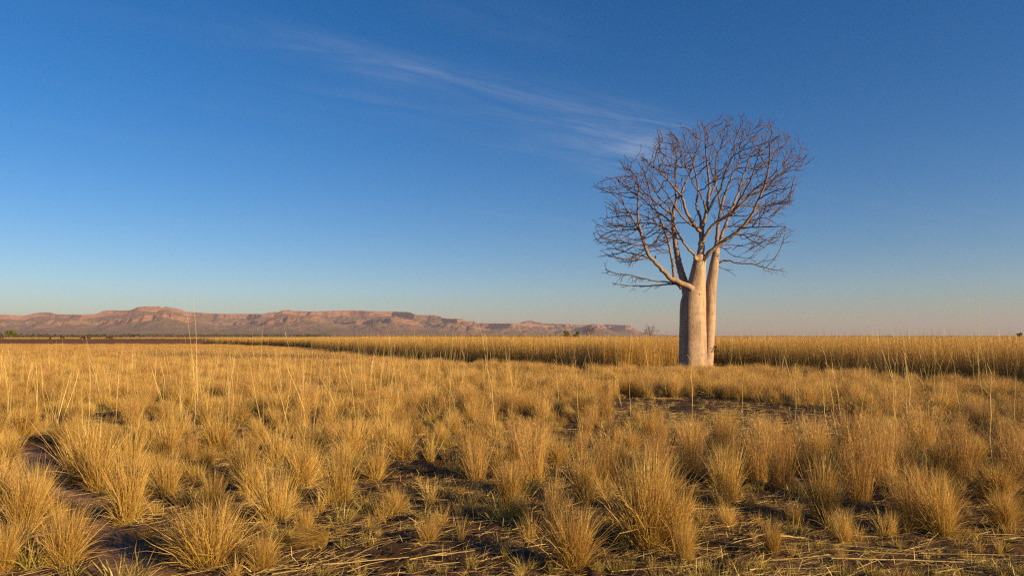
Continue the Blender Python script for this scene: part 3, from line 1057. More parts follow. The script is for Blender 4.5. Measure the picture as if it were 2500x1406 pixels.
leafy_tree('green_bush', 1384, 806, 25, 290, 31, 'rounded bright green bush, the wider of two beside a small bare boab', M_LEAF, 'bush', n=2600, low=0.0)
leafy_tree('green_bush', 1407.5, 808, 19, 290, 32, 'rounded bright green bush, the narrower of two beside a small bare boab', M_LEAF, 'bush', n=2000, low=0.0)
leafy_tree('slender_tree', 1357.5, 811, 7, 310, 33, 'slim dark sapling near the green bushes', M_SCRUB, 'tree', 8, 400)
leafy_tree('low_shrub', 1342, 817.5, 8, 320, 34, 'low green shrub just showing above the tall grass near a dark sapling', M_LEAF, 'shrub', 6, 300, low=0.0)
leafy_tree('spreading_tree', 27, 805, 26, 640, 35, 'spreading green tree with wide flat crown at the edge of the scrub line', M_LEAF, 'tree', 16, 1800, low=0.2)
leafy_tree('green_tree', -6, 810, 20, 640, 36, 'rounded green tree next to the wide flat-crowned tree', M_LEAF, 'tree', 12, 1200)
leafy_tree('green_tree', 2487, 811, 19, 420, 37, 'lone green tree on the horizon beyond the tall grass stand', M_LEAF, 'tree', 12, 1200, low=0.0)
rb = random.Random(41)
for k in range(34):
    px = 46 + k * 9.2 + rb.uniform(-3, 3)
    leafy_tree('scrub_bush', px, 822 - rb.choice((4.5, 5.5, 6, 7, 8, 9)), rb.uniform(8, 17), rb.uniform(760, 940), 100 + k,
               'dull green scrub bush in the line between paddock and range', M_SCRUB, 'bush', 6, 260, 'scrub bushes along the paddock edge', low=0.0)


def build_scrub():
    r = random.Random(77)
    blobs = []
    for k in range(1300):
        px = -250 + 1580 * r.random() if k > 60 else r.uniform(1480, 2900)
        Y = r.uniform(880, 1500)
        h = (r.uniform(2.6, 4.2) if px < 330 else r.uniform(3.0, 5.6) if px < 800 else r.uniform(1.6, 3.4)) * Y / 1000
        c = at(px, 822, Y)
        R = r.uniform(1.6, 3.4) * Y / 1000
        for q in range(2):
            blobs.append(((c.x + r.gauss(0, R * .6), c.y + r.gauss(0, R), h - R * 0.5), R))
    V, F, T = leaf_cloud(blobs, 36000, 0.75, r, 0.8)
    o = link('scrub_belt', mesh_np('scrub_belt', V, F, M_SCRUB, False, {'tone': T}))
    tag(o, 'long low belt of dull green scrub at the foot of the range', 'scrub', kind='stuff')


build_scrub()


def cow_mesh():
    bm_v = [(-0.75, 0, 1.18), (-0.45, 0, 1.16), (0.0, 0, 1.08), (0.45, 0, 1.12), (0.72, 0, 1.18), (1.0, 0, 0.95), (1.2, 0, 0.55), (1.38, 0, 0.28),
            (0.55, 0.2, 0.85), (0.56, 0.21, 0.45), (0.54, 0.21, 0.02), (0.55, -0.2, 0.85), (0.6, -0.21, 0.45), (0.62, -0.21, 0.02),
            (-0.62, 0.2, 0.9), (-0.72, 0.21, 0.48), (-0.66, 0.21, 0.02), (-0.62, -0.2, 0.9), (-0.66, -0.21, 0.48), (-0.58, -0.21, 0.02),
            (-0.92, 0, 1.12), (-0.98, 0, 0.6), (1.14, 0.16, 0.68), (1.14, -0.16, 0.68)]
    e = [(0, 1), (1, 2), (2, 3), (3, 4), (4, 5), (5, 6), (6, 7), (3, 8), (8, 9), (9, 10), (3, 11), (11, 12), (12, 13), (1, 14), (14, 15), (15, 16), (1, 17), (17, 18), (18, 19), (0, 20), (20, 21), (6, 22), (6, 23)]
    rr = [0.27, 0.31, 0.36, 0.33, 0.24, 0.19, 0.15, 0.09, .15, .075, .06, .15, .075, .06, .18, .085, .065, .18, .085, .065, .05, .03, .04, .04]
    me = bpy.data.meshes.new('cow_skeleton')
    me.from_pydata(bm_v, e, [])
    ob = bpy.data.objects.new('cow_skeleton', me)
    COL.objects.link(ob)
    ob.modifiers.new('skin', 'SKIN')
    for i, v in enumerate(me.skin_vertices[0].data):
        v.radius = (rr[i], rr[i])
        v.use_root = (i == 2)
    sd = ob.modifiers.new('sub', 'SUBSURF'); sd.levels = 1
    dg = bpy.context.evaluated_depsgraph_get()
    out = bpy.data.meshes.new_from_object(ob.evaluated_get(dg))
    out.name = 'cow'
    bpy.data.objects.remove(ob); bpy.data.meshes.remove(me)
    out.materials.clear(); out.materials.append(M_HIDE)
    out.polygons.foreach_set('use_smooth', [True] * len(out.polygons))
    return out


COW = cow_mesh()
for k, (px, py, rz) in enumerate([(3, 828.4, 0.9), (123, 828.9, 2.4), (152, 828.7, 0.4), (201, 829.1, 1.2), (207, 829.0, 2.5), (216, 829.1, 0.9), (263, 829.2, 4.0), (270, 829.1, 0.9)]):
    g = ground(px, py)
    c = link('cow', COW)
    c.location = (g.x, g.y, 0.06)
    c.rotation_euler = (0, 0, rz)
    tag(c, 'tiny dark brown cow grazing on the bare paddock', 'cow', 'cattle grazing on the paddock')


# ------------------------------------------------------------------ grass blades
def blades(n, base_r, length, lean, bend, width, tone, r, green=0.0, wig=0.05, disc=1.0, az=None, base_z=0.0, K=(0.0, 0.4, 0.75, 1.0), greenfrac=1.0, skew=(0, 0), flat=False):
    """returns dict of arrays; length/lean/bend/width/tone are (lo, hi)"""
    U = lambda ab, k=1.0: ab[0] + (ab[1] - ab[0]) * r.random(n) ** k
    rr = base_r * np.sqrt(r.random(n)) * disc
    a0 = r.random(n) * 2 * np.pi
    bx, by = rr * np.cos(a0), rr * np.sin(a0)
    aa = a0 + r.normal(0, 0.9, n) if az is None else np.full(n, az) + r.normal(0, 0.5, n)
    L = U(length); th = U(lean, 1.3); be = U(bend); wd = U(width); tn = U(tone)
    th = th * (0.35 + 0.65 * rr / max(base_r, 1e-6)) if not flat else th
    pts = np.zeros((n, len(K), 3))
    cur = np.stack([bx, by, np.full(n, base_z)], 1)
    pts[:, 0] = cur
    aw = aa.copy()
    for i in range(1, len(K)):
        tm = (K[i] + K[i - 1]) / 2
        ang = th + be * tm ** 1.4 + r.normal(0, wig, n)
        aw = aw + r.normal(0, wig * 2.5, n)
        st = (K[i] - K[i - 1]) * L
        cur = cur + np.stack([np.sin(ang) * np.cos(aw) * st + skew[0] * st * tm, np.sin(ang) * np.sin(aw) * st + skew[1] * st * tm, np.cos(ang) * st], 1)
        pts[:, i] = cur
    pts[:, :, 2] = np.maximum(pts[:, :, 2], 0.004)
    rnd = r.normal(0, 1, (n, 3)); rnd[:, 2] *= 0.3
    tan = pts[:, -1] - pts[:, 0]
    side = np.cross(tan, rnd); side /= (np.linalg.norm(side, axis=1, keepdims=True) + 1e-9)
    tp = [1.0, 0.85, 0.55]
    V = []
    for i in range(len(K) - 1):
        ww = (wd * tp[min(i, 2)] * 0.5)[:, None]
        V += [pts[:, i] - side * ww, pts[:, i] + side * ww]
    V.append(pts[:, -1])
    m = len(V)
    V = np.stack(V, 1).reshape(-1, 3)
    F = []
    for b in range(n):
        o = b * m
        for i in range(len(K) - 2):
            F.append((o + 2 * i, o + 2 * i + 1, o + 2 * i + 3, o + 2 * i + 2))
        F.append((o + m - 3, o + m - 2, o + m - 1))
    g = np.zeros((n, m))
    gb = green * (r.random(n) < greenfrac)
    for i in range(len(K) - 1):
        g[:, 2 * i:2 * i + 2] = (gb * max(0, 1 - K[i] * 1.3))[:, None]
    return V, F, np.repeat(tn, m), g.ravel(), pts


def spikelets(pts, per, size, width, tone, r, start=0.72):
    """tiny bristles along the upper end of each stem"""
    n = len(pts) * per
    base = np.repeat(pts[:, -2], per, 0); tip = np.repeat(pts[:, -1], per, 0)
    t = r.random((n, 1))
    p = base + (tip - base) * (t * 1.0)
    ax = tip - base; ax /= np.linalg.norm(ax, axis=1, keepdims=True) + 1e-9
    d = ax * 0.8 + r.normal(0, 0.42, (n, 3)); d /= np.linalg.norm(d, axis=1, keepdims=True)
    L = size * (0.5 + r.random((n, 1)))
    sd = np.cross(d, r.normal(0, 1, (n, 3))); sd /= np.linalg.norm(sd, axis=1, keepdims=True) + 1e-9
    V = np.stack([p, p + d * L * 0.6 + sd * width, p + d * L], 1).reshape(-1, 3)
    F = [(3 * i, 3 * i + 1, 3 * i + 2) for i in range(n)]
    tn = np.repeat(tone[0] + (tone[1] - tone[0]) * r.random(n), 3)
    return V, F, tn, np.zeros(3 * n)


def merge(parts):
    V, F, T, G = [], [], [], []
    o = 0
    for p in parts:
        V.append(p[0]); T.append(p[2]); G.append(p[3])
        F += [tuple(i + o for i in f) for f in p[1]]
        o += len(p[0])
    return np.concatenate(V), F, np.concatenate(T), np.concatenate(G)


def grass_mesh(name, parts, mat):
    V, F, T, G = merge(parts)
    return mesh_np(name, V, F, mat, False, {'tone': T, 'green': G})


def proto_up(seed, n=430, sk=(0, 0)):
    r = np.random.default_rng(seed)
    return grass_mesh('tussock_upright', [
        blades(n, 0.19, (0.45, 1.02), (0, 0.55), (0.0, 0.85), (0.005, 0.009), (0.1, 1.0), r, 0.7, 0.09, greenfrac=0.55, skew=sk)[:4],
        blades(n // 2, 0.22, (0.25, 0.75), (0.3, 1.3), (0.2, 1.5), (0.004, 0.007), (0.0, 0.8), r, 0.6, 0.13)[:4],
        blades(50, 0.22, (0.15, 0.45), (0.9, 1.5), (0.1, 0.5), (0.004, 0.007), (0.0, 0.6), r, 0.3, 0.1, flat=True)[:4],
        blades(34, 0.18, (0.9, 1.28), (0, 0.6), (0.0, 0.5), (0.004, 0.007), (0.4, 1.0), r, 0.5, 0.06, skew=sk)[:4]], M_TUSSOCK)


def proto_wide(seed, n=520, sk=(0, 0)):
    r = np.random.default_rng(seed)
    return grass_mesh('tussock_spreading', [
        blades(n, 0.24, (0.5, 1.1), (0.05, 1.0), (0.1, 1.25), (0.005, 0.009), (0.1, 1.0), r, 0.6, 0.10, greenfrac=0.6, skew=sk)[:4],
        blades(n // 2, 0.22, (0.55, 1.0), (0, 0.4), (0.0, 0.5), (0.0045, 0.008), (0.2, 1.0), r, 0.5, 0.08)[:4],
        blades(n // 3, 0.28, (0.3, 0.8), (0.5, 1.45), (0.3, 1.5), (0.004, 0.007), (0.0, 0.8), r, 0.4, 0.14)[:4],
        blades(60, 0.3, (0.2, 0.5), (1.0, 1.5), (0.1, 0.4), (0.004, 0.007), (0.0, 0.6), r, 0.3, 0.1, flat=True)[:4]], M_TUSSOCK)


def proto_fluff(seed, n=430, sk=(0, 0)):
    r = np.random.default_rng(seed)
    a = blades(n, 0.24, (0.65, 1.05), (0, 0.42), (0.05, 0.55), (0.004, 0.007), (0.1, 1.0), r, 0.45, 0.08, skew=sk)
    return grass_mesh('tussock_feathery', [a[:4],
        spikelets(a[4], 3, 0.085, 0.0035, (0.2, 0.95), r),
        blades(n // 2, 0.26, (0.25, 0.65), (0.1, 1.0), (0.2, 1.2), (0.003, 0.0055), (0.0, 0.7), r, 0.6, 0.1)[:4]], M_FLUFF)


def proto_sparse(seed, n=90):
    r = np.random.default_rng(seed)
    return grass_mesh('tuft_sparse', [
        blades(n, 0.13, (0.45, 1.05), (0, 0.75), (0.0, 0.8), (0.007, 0.012), (0.2, 1.0), r, 0.45, 0.09)[:4],
        blades(n // 2, 0.15, (0.2, 0.5), (0.3, 1.3), (0.2, 1.2), (0.006, 0.01), (0.0, 0.7), r, 0.6, 0.1)[:4]], M_TUSSOCK)


def proto_green(seed, n=70):
    r = np.random.default_rng(seed)
    return grass_mesh('tuft_green', [
        blades(n, 0.35, (0.4, 1.1), (0.1, 1.0), (0.0, 1.0), (0.018, 0.036), (0.1, 1.0), r, 0.6, 0.1)[:4]], M_GREEN)


def proto_stand(seed, n=50, wide=1.0, br=0.38, spk=5):
    r = np.random.default_rng(seed)
    a = blades(n, br, (1.15, 1.60), (0, 0.15), (0.0, 0.18), (0.006 * wide, 0.010 * wide), (0.2, 1.0), r, 0.35, 0.035, K=(0, 0.45, 0.8, 1.0))
    ps = [a[:4],
          blades(int(n * 0.8), br, (0.6, 1.25), (0.0, 0.4), (0.1, 0.6), (0.004 * wide, 0.008 * wide), (0.0, 0.8), r, 0.35, 0.09)[:4],
          blades(n // 2, br, (0.2, 0.6), (0.2, 1.0), (0.2, 1.2), (0.005 * wide, 0.008 * wide), (0.0, 0.6), r, 0.6, 0.1)[:4]]
    if wide == 1.0:
        ps.append(blades(3, br, (1.6, 2.05), (0, 0.14), (0.0, 0.2), (0.009, 0.013), (0.5, 1.0), r, 0.1, 0.04, K=(0, 0.45, 0.8, 1.0))[:4])
    if spk:
        ps.append(spikelets(a[4], spk, 0.09, 0.004 * wide, (0.3, 1.0), r))
    return grass_mesh('tall_grass_clump', ps, M_STAND)


def proto_short(seed, n=90, wide=1.0):
    r = np.random.default_rng(seed)
    a = blades(n, 0.42, (0.55, 1.05), (0, 0.45), (0.05, 0.6), (0.005 * wide, 0.009 * wide), (0.2, 1.0), r, 0.45, 0.09)
    return grass_mesh('short_grass_clump', [a[:4], spikelets(a[4], 3, 0.09, 0.004 * wide, (0.3, 1.0), r),
        blades(n // 2, 0.42, (0.2, 0.5), (0.2, 1.1), (0.2, 1.2), (0.005 * wide, 0.009 * wide), (0.0, 0.7), r, 0.5, 0.1)[:4]], M_FLUFF)


def proto_stems(seed, n=9):
    r = np.random.default_rng(seed)
    return grass_mesh('stem_cluster', [blades(n, 0.5, (0.75, 1.45), (0, 0.35), (0.0, 0.25), (0.004, 0.007), (0.1, 0.75), r, 0.2, 0.05, K=(0, 0.45, 0.8, 1.0))[:4]], M_STRAW)


def proto_litter(seed, n=60):
    r = np.random.default_rng(seed)
    return grass_mesh('litter_patch', [
        blades(n, 0.55, (0.08, 0.45), (1.47, 1.60), (-0.02, 0.04), (0.0015, 0.0034), (0.0, 0.55), r, 0.2, 0.05, base_z=0.012, flat=True)[:4],
        blades(n // 4, 0.5, (0.05, 0.15), (0.2, 1.2), (0.0, 0.6), (0.003, 0.005), (0.0, 0.8), r, 0.7, 0.1)[:4]], M_STRAW)


UP = [proto_up(100 + k, 430 + 50 * (k % 3), [(0, 0), (0.10, 0.02), (-0.10, 0.03), (0.05, -0.08)][k % 4]) for k in range(7)]
WIDE = [proto_wide(200 + k, 520, [(0, 0), (0.18, 0.0), (-0.15, 0)][k % 3]) for k in range(5)]
FLUFF = [proto_fluff(300 + k, 360, [(0, 0), (0.10, 0.0), (-0.12, 0)][k % 3]) for k in range(6)]
SPARSE = [proto_sparse(400 + k) for k in range(5)]
GREEN = [proto_green(500 + k) for k in range(4)]
STAND = [proto_stand(600 + k) for k in range(5)]
STANDFAR = [proto_stand(650 + k, 60, 2.4, 0.6, 3) for k in range(3)]
SHORT = [proto_short(700 + k) for k in range(5)]
SHORTFAR = [proto_short(750 + k, 60, 2.4) for k in range(3)]
STEMS = [proto_stems(850 + k) for k in range(6)]
LITTER = [proto_litter(800 + k) for k in range(5)]


def gz(x, y):
    return float(ground_height(np.array([x]), np.array([y]))[0])


# ------------------------------------------------------------------ tussocks one can count
placed = []


def tussock(px, py, hpx, wpx, kind, label, group, name='grass_tussock', cat='grass tussock', rz=None, wnom=None):
    g = ground(px, py)
    t = g.y / math.cos(PITCH)
    H = hpx / FPX * t * 0.90
    W = wpx / FPX * t * 0.86
    me = random.choice(kind)
    if label is None:
        label, group = describe(kind, g, H)
    nom = wnom or {id(UP): 0.95, id(WIDE): 1.5, id(FLUFF): 0.95, id(SPARSE): 1.1, id(GREEN): 1.4}[id(kind)]
    o = link(name, me)
    o.location = (g.x, g.y, gz(g.x, g.y) - 0.01)
    o.rotation_euler = (0, 0, random.uniform(0, 6.28) if rz is None else rz)
    sx = max(W / nom, H * 0.55)
    o.scale = (sx, sx, H)
    tag(o, label, cat, group)
    placed.append((g.x, g.y, W * 0.5))
    return o


TRACK_MID = [ground(x, y) for x, y in ((100, 1140), (200, 1220), (300, 1330))]
BIG = ground(1575, 1330)
HOLLOW = ground(975, 1175)
GAPMID = [ground(x, y) for x, y in ((1560, 1000), (1750, 1010), (1950, 1040), (2090, 1050))]
LOOK = {}


def describe(kind, g, H):
    look = {id(UP): 'upright golden tussock', id(WIDE): 'spreading golden tussock', id(FLUFF): 'feathery-topped golden tussock', id(SPARSE): 'thin sparse yellow tussock'}[id(kind)]
    size = 'low ' if H < 0.36 else ('tall ' if H > 0.62 else '')
    if min((g - p).length for p in TRACK_MID) < 1.5:
        place = 'beside the rippled sandy track'
    elif (g - BIG).length < 1.4:
        place = 'close beside the biggest tussock'
    elif (g - HOLLOW).length < 1.6:
        place = 'by the round bare patch of dark soil'
    elif min((g - p).length for p in GAPMID) < 1.9:
        place = 'on the rim of the dark bare gap before the boab'
    elif g.y > 11:
        place = 'in the crowded rows leading towards the boab'
    elif g.y < 6.4:
        place = 'on the bare ground littered with straw'
    else:
        place = 'between the littered bare ground and the crowded rows'
    return size + look + ' ' + place, 'golden grass tussocks across the plain'


HERO = [
    (1575, 1330, 255, 250, WIDE, 'biggest and densest golden tussock, taller and broader than all around it'),
    (1650, 1335, 190, 120, UP, 'golden tussock merging into the flank of the biggest tussock'),
    (505, 1372, 185, 250, WIDE, 'wide golden tussock with long arching blades drooping over the rippled track'),
    (1398, 1385, 165, 190, WIDE, 'spiky fan-shaped golden tussock beside the biggest tussock, above a green tuft'),
    (155, 1378, 170, 150, WIDE, 'bushy golden tussock growing on the edge of the rippled track'),
    (55, 1295, 175, 150, WIDE, 'golden tussock with long thin upright stalks across the track from an arching one'),
    (310, 1268, 200, 95, UP, 'slim vase-shaped golden tussock at the edge of the rippled track'),
    (215, 1172, 165, 170, UP, 'broad golden tussock casting its shadow onto the rippled track'),
]
for px, py, h, w_, k, lab in HERO:
    tussock(px, py, h * 1.12, w_ * 1.15, k, lab, None)
fallen = tussock(800, 1338, 130, 60, UP, 'uprooted golden tussock lying on its side on the bare soil', None)
fallen.rotation_euler = (0.15, rad(-84), rad(-6))
fallen.location.z += 0.075
TR = [(5, 1405, 150, 130, WIDE), (405, 1207, 135, 95, UP), (520, 1242, 125, 75, UP), (672, 1268, 160, 130, UP), (735, 1190, 160, 150, WIDE), (640, 1382, 115, 115, WIDE), (745, 1288, 90, 65, UP),
      (350, 1302, 28, 80, WIDE), (530, 1105, 135, 115, UP), (405, 1112, 115, 95, UP), (338, 1078, 85, 55, UP), (505, 1140, 70, 60, UP), (830, 1228, 165, 105, UP), (915, 1168, 120, 85, UP), (858, 1122, 140, 115, WIDE),
      (980, 1122, 120, 125, WIDE), (1150, 1127, 130, 130, WIDE), (1045, 1332, 80, 80, UP), (1125, 1332, 85, 60, SPARSE), (1232, 1368, 80, 50, SPARSE), (1265, 1272, 80, 75, UP), (1088, 1218, 70, 80, SPARSE),
      (1672, 1372, 130, 70, UP), (1775, 1220, 185, 110, UP), (1775, 1282, 75, 70, UP), (1885, 1348, 100, 70, UP), (1940, 1268, 55, 55, UP), (2010, 1262, 195, 115, UP), (1905, 1192, 190, 120, FLUFF), (1850, 1172, 150, 110, FLUFF),
      (2060, 1318, 100, 65, UP), (2220, 1288, 190, 130, FLUFF), (2295, 1303, 170, 135, UP), (2180, 1303, 90, 55, SPARSE), (2450, 1288, 120, 130, WIDE), (2150, 1185, 205, 130, FLUFF), (2345, 1180, 180, 130, FLUFF), (2480, 1180, 170, 130, FLUFF),
      (15, 1132, 100, 90, UP), (1300, 1175, 160, 110, FLUFF), (1240, 1245, 150, 90, UP), (1352, 1252, 160, 105, SPARSE), (1425, 1222, 170, 110, UP), (1480, 1180, 150, 120, FLUFF), (1600, 1190, 150, 120, FLUFF), (1690, 1160, 160, 120, FLUFF),
      (2080, 1120, 150, 120, FLUFF), (1990, 1140, 150, 110, FLUFF), (2250, 1110, 150, 120, FLUFF), (1120, 1265, 55, 60, SPARSE), (905, 1300, 70, 60, SPARSE), (560, 1320, 60, 60, SPARSE), (2390, 1340, 60, 60, SPARSE), (2440, 1345, 60, 50, SPARSE),
      (1525, 1340, 60, 40, SPARSE), (620, 1205, 120, 100, UP), (590, 1160, 120, 100, UP), (675, 1130, 120, 100, UP), (760, 1110, 115, 95, UP), (1050, 1130, 110, 80, SPARSE), (1220, 1150, 120, 80, SPARSE), (470, 1180, 60, 60, SPARSE)]
for px, py, h, w_, k in TR:
    tussock(px, py, h, w_, k, None, None)

GAP = [(1440, 985), (1560, 972), (1700, 972), (1850, 985), (2000, 1000), (2110, 1015), (2130, 1095), (1950, 1105), (1850, 1085), (1720, 1065), (1560, 1040), (1450, 1010)]
NOGROW = [PATH, [(870, 1150), (1000, 1130), (1090, 1150), (1080, 1205), (960, 1215), (870, 1200)],
          [(680, 1330), (760, 1300), (1030, 1290), (1250, 1300), (1330, 1420), (660, 1420)], [(1430, 1345), (1700, 1345), (1830, 1290), (2120, 1330), (2520, 1320), (2520, 1420), (1430, 1420)],
          GAP,
          [(90, 1050), (140, 1050), (140, 1095), (90, 1095)]]
# fill the foreground, well spaced, denser away from the camera
rf = random.Random(12)
cand = []
tries = 0
count = 0
GMAX = 232
while count < GMAX and tries < 60000:
    tries += 1
    py = 985 + (1330 - 985) * rf.random() ** 1.35
    px = rf.uniform(-120, 2620)
    if any(in_poly(np.array([px]), np.array([py]), p)[0] for p in NOGROW):
        continue
    g = ground(px, py)
    d = 0.47 if px > 1150 else 0.50
    if any((g.x - x) ** 2 + (g.y - y) ** 2 < (d + 0.30 * r_) ** 2 for x, y, r_ in placed):
        continue
    t = g.y / math.cos(PITCH)
    Hm = rf.uniform(0.36, 0.66)
    if px > 1150: Hm *= 1.1
    if fbm(np.array([g.x * 0.6]), np.array([g.y * 0.6]), 2)[0] < 0.38: Hm *= 0.65
    kind = rf.choices((UP, WIDE, FLUFF, SPARSE), (4, 2.4, 1, 1) if px < 1150 else (2, 1.3, 4.5, 0.7))[0]
    Wm = Hm * rf.uniform(0.65, 1.0) * (1.35 if kind is WIDE else 1)
    tussock(px, py, Hm * FPX / t, Wm * FPX / t, kind, None, None)
    count += 1
print('tussocks', count, tries)

# small living green tufts
G_G = 'small green tufts on the bare soil'
L_G = 'small fresh green grass tuft sprouting from bare dark soil'
GT = [(1530, 1395, 45), (1610, 1352, 45), (1585, 1378, 40), (1500, 1398, 45), (1350, 1398, 45), (2300, 1402, 55), (2440, 1395, 45), (2130, 1402, 50), (2155, 1398, 45), (1340, 1308, 30), (1800, 1392, 60), (1860, 1388, 50), (1150, 1385, 45),
      (1010, 1395, 40), (790, 1395, 40), (900, 1330, 50), (840, 1335, 40), (690, 1320, 45), (2000, 1330, 40), (2190, 1335, 35), (2280, 1345, 35), (2340, 1330, 35), (2020, 1395, 55), (2060, 1400, 60), (2480, 1400, 50), (1930, 1390, 40),
      (1600, 1400, 55), (1650, 1402, 45), (1460, 1402, 40), (1720, 1395, 45), (1275, 1400, 35), (1080, 1400, 35), (880, 1402, 35), (1540, 1360, 35), (945, 1260, 40), (1140, 1230, 40), (1380, 1330, 40), (1760, 1340, 35), (1840, 1310, 30), (2120, 1350, 30), (2400, 1375, 40), (2240, 1400, 45)]
for px, py, h in GT:
    tussock(px, py, h, h * 1.3, GREEN, L_G, G_G, 'grass_tuft', 'grass tuft')


# ------------------------------------------------------------------ single stems and fallen stalks
def stem_mesh(name, pts, radii, leaf=True, seed=0, head=True):
    r = random.Random(seed)
    V, F = [], []
    tube(V, F, pts, radii, 5)
    tube_n = len(V)
    if leaf:
        for k in range(2):
            i = r.randrange(1, len(pts) - 2)
            p = Vector(pts[i]); a = r.uniform(0, 6.28)
            L = r.uniform(0.15, 0.4)
            q = p + Vector((math.cos(a) * L * 0.5, math.sin(a) * L * 0.5, L * 0.55)); e = p + Vector((math.cos(a) * L, math.sin(a) * L, L * 0.25))
            s = Vector((-math.sin(a), math.cos(a), 0)) * 0.0025
            b = len(V)
            V += [p - s, p + s, q + s, q - s, e]
            F += [(b, b + 1, b + 2, b + 3), (b + 3, b + 2, b + 4)]
    if head:
        for k in range(9):
            p = Vector(pts[-1]).lerp(Vector(pts[-3]), r.random())
            d = (Vector(pts[-1]) - Vector(pts[-3])).normalized() + Vector((r.gauss(0, .5), r.gauss(0, .5), r.gauss(0, .3)))
            b = len(V)
            V += [p, p + d * 0.05 + Vector((0.004, 0.003, 0)), p + d * 0.09]
            F.append((b, b + 1, b + 2))
    t = r.uniform(0.5, 1.0)
    return mesh_np(name, V, F, M_STRAW, False, {'tone': [t] * len(V), 'green': [0.25] * len(V)})


G_S = 'tall single stalks rising above the grass'
L_S = 'single tall thin straw stalk rising above the grass around it'
HEROST = [((490, 900), (452, 712), 13.0, 'very tall leaning straw stalk, the more slanted of a pair crossing the hills'), ((487, 905), (474, 727), 13.5, 'very tall upright straw stalk, the straighter of a pair crossing the hills'),
          ((1215, 985), (1168, 768), 11.0, 'long straw stalk leaning across the lower stepped end of the range'), ((2385, 905), (2394, 685), 20, 'very tall thin stalk standing above the tall grass stand against the sky'),
          ((2235, 1050), (2205, 850), 9.5, 'thick straw stalk leaning in front of the tall grass, beside a dark hollow'), ((2420, 1090), (2418, 870), 9.0, 'thick upright straw stalk before the tall grass stand')]
def add_stem(b, tip, Y, label, group, seed, thick=1.0):
    r = random.Random(seed)
    Y = min(Y, 40)
    g = at(b[0], b[1], Y); g.z = 0
    tp = at(tip[0], tip[1], Y + r.uniform(-0.15, 0.15))
    v = tp - g
    pts = [Vector((0, 0, -0.02))]
    for t in (0.2, 0.4, 0.6, 0.8, 0.9, 1.0):
        pts.append(v * t + Vector((r.gauss(0, .012), r.gauss(0, .02), 0)) + Vector((-v.x, -v.y, 0)) * 0.12 * (t * (1 - t)))
    rr = [0.0042 * thick * (1 - 0.75 * i / 6) for i in range(7)]
    o = link('grass_stalk', stem_mesh('grass_stalk', pts, rr, True, seed, False))
    o.location = (g.x, g.y, gz(g.x, g.y))
    tag(o, label, 'grass stalk', group)
for k, (b, tp, Y, lab) in enumerate(HEROST):
    add_stem(b, tp, Y, lab, None, 900 + k, 1.25)
rs = random.Random(8)
for k in range(78):
    if k < 44:
        px = rs.uniform(0, 1250); Y = rs.uniform(11, 24)
        top = rs.uniform(812, 872) if rs.random() < 0.75 else rs.uniform(785, 815)
    else:
        px = rs.uniform(1250, 2480); Y = rs.uniform(9.5, 22)
        top = rs.uniform(840, 900) if rs.random() < 0.8 else rs.uniform(800, 840)
    by = 822 + EYE * FPX / Y
    add_stem((px, by), (px + rs.gauss(-10, 16), top), Y, L_S, G_S, 1000 + k)

G_F = 'fallen straw stalks on the soil'
L_F = 'fallen pale straw stalk lying flat on the bare soil'
FALLEN = [((665, 1404), (765, 1392), 4), ((790, 1386), (1000, 1371), 4), ((1000, 1374), (1090, 1366), 4), ((620, 1388), (745, 1391), 3), ((1820, 1370), (2030, 1362), 3), ((2030, 1362), (2390, 1371), 5), ((1980, 1322), (2300, 1350), 4), ((2040, 1340), (2240, 1352), 4), ((2110, 1276), (2330, 1320), 4),
          ((1250, 1304), (1360, 1285), 4), ((1065, 1309), (1115, 1303), 4), ((1130, 1143), (1170, 1137), 5), ((130, 1258), (250, 1236), 5), ((150, 1246), (225, 1225), 4), ((70, 1155), (5, 1165), 3), ((2280, 1395), (2400, 1372), 4), ((2080, 1306), (2145, 1309), 4), ((1480, 1312), (1540, 1314), 3),
          ((1905, 1311), (1975, 1309), 5), ((1905, 1318), (1970, 1314), 4), ((1760, 1332), (1850, 1316), 3), ((1700, 1330), (1760, 1322), 3), ((1245, 1362), (1330, 1336), 4), ((2250, 1348), (2500, 1352), 3), ((2380, 1358), (2500, 1360), 3), ((1040, 1365), (1160, 1362), 4), ((355, 1225), (415, 1224), 3), ((185, 1010), (250, 1009), 5),
          ((240, 1063), (272, 1061), 5), ((1250, 1245), (1180, 1255), 3), ((2470, 1313), (2500, 1308), 4), ((2275, 1394), (2300, 1394), 5), ((1830, 1395), (1880, 1384), 4), ((1495, 1402), (1650, 1398), 3), ((1690, 1388), (1740, 1380), 3), ((2090, 1390), (2140, 1365), 3), ((1330, 1180), (1410, 1190), 3), ((590, 1170), (600, 1174), 3)]
for k, (a, b, th) in enumerate(FALLEN):
    A_, B_ = ground(*a), ground(*b)
    v = B_ - A_
    r = random.Random(2000 + k)
    z0 = gz(A_.x, A_.y); z1 = gz(B_.x, B_.y)
    lift = 0.006 + max(gz(A_.x + v.x * t / 8, A_.y + v.y * t / 8) - z0 - (z1 - z0) * t / 8 for t in range(9))
    pts, rr = [], []
    for i in range(7):
        t = i / 6
        pts.append(Vector((v.x * t + r.gauss(0, .002), v.y * t + r.gauss(0, .002), (z1 - z0) * t + lift + r.gauss(0, .0012))))
        rr.append(0.00095 * th * (1 - 0.45 * t))
    o = link('fallen_stalk', stem_mesh('fallen_stalk', pts, rr, False, 2000 + k, False))
    o.location = (A_.x, A_.y, z0)
    tag(o, L_F, 'straw stalk', G_F)


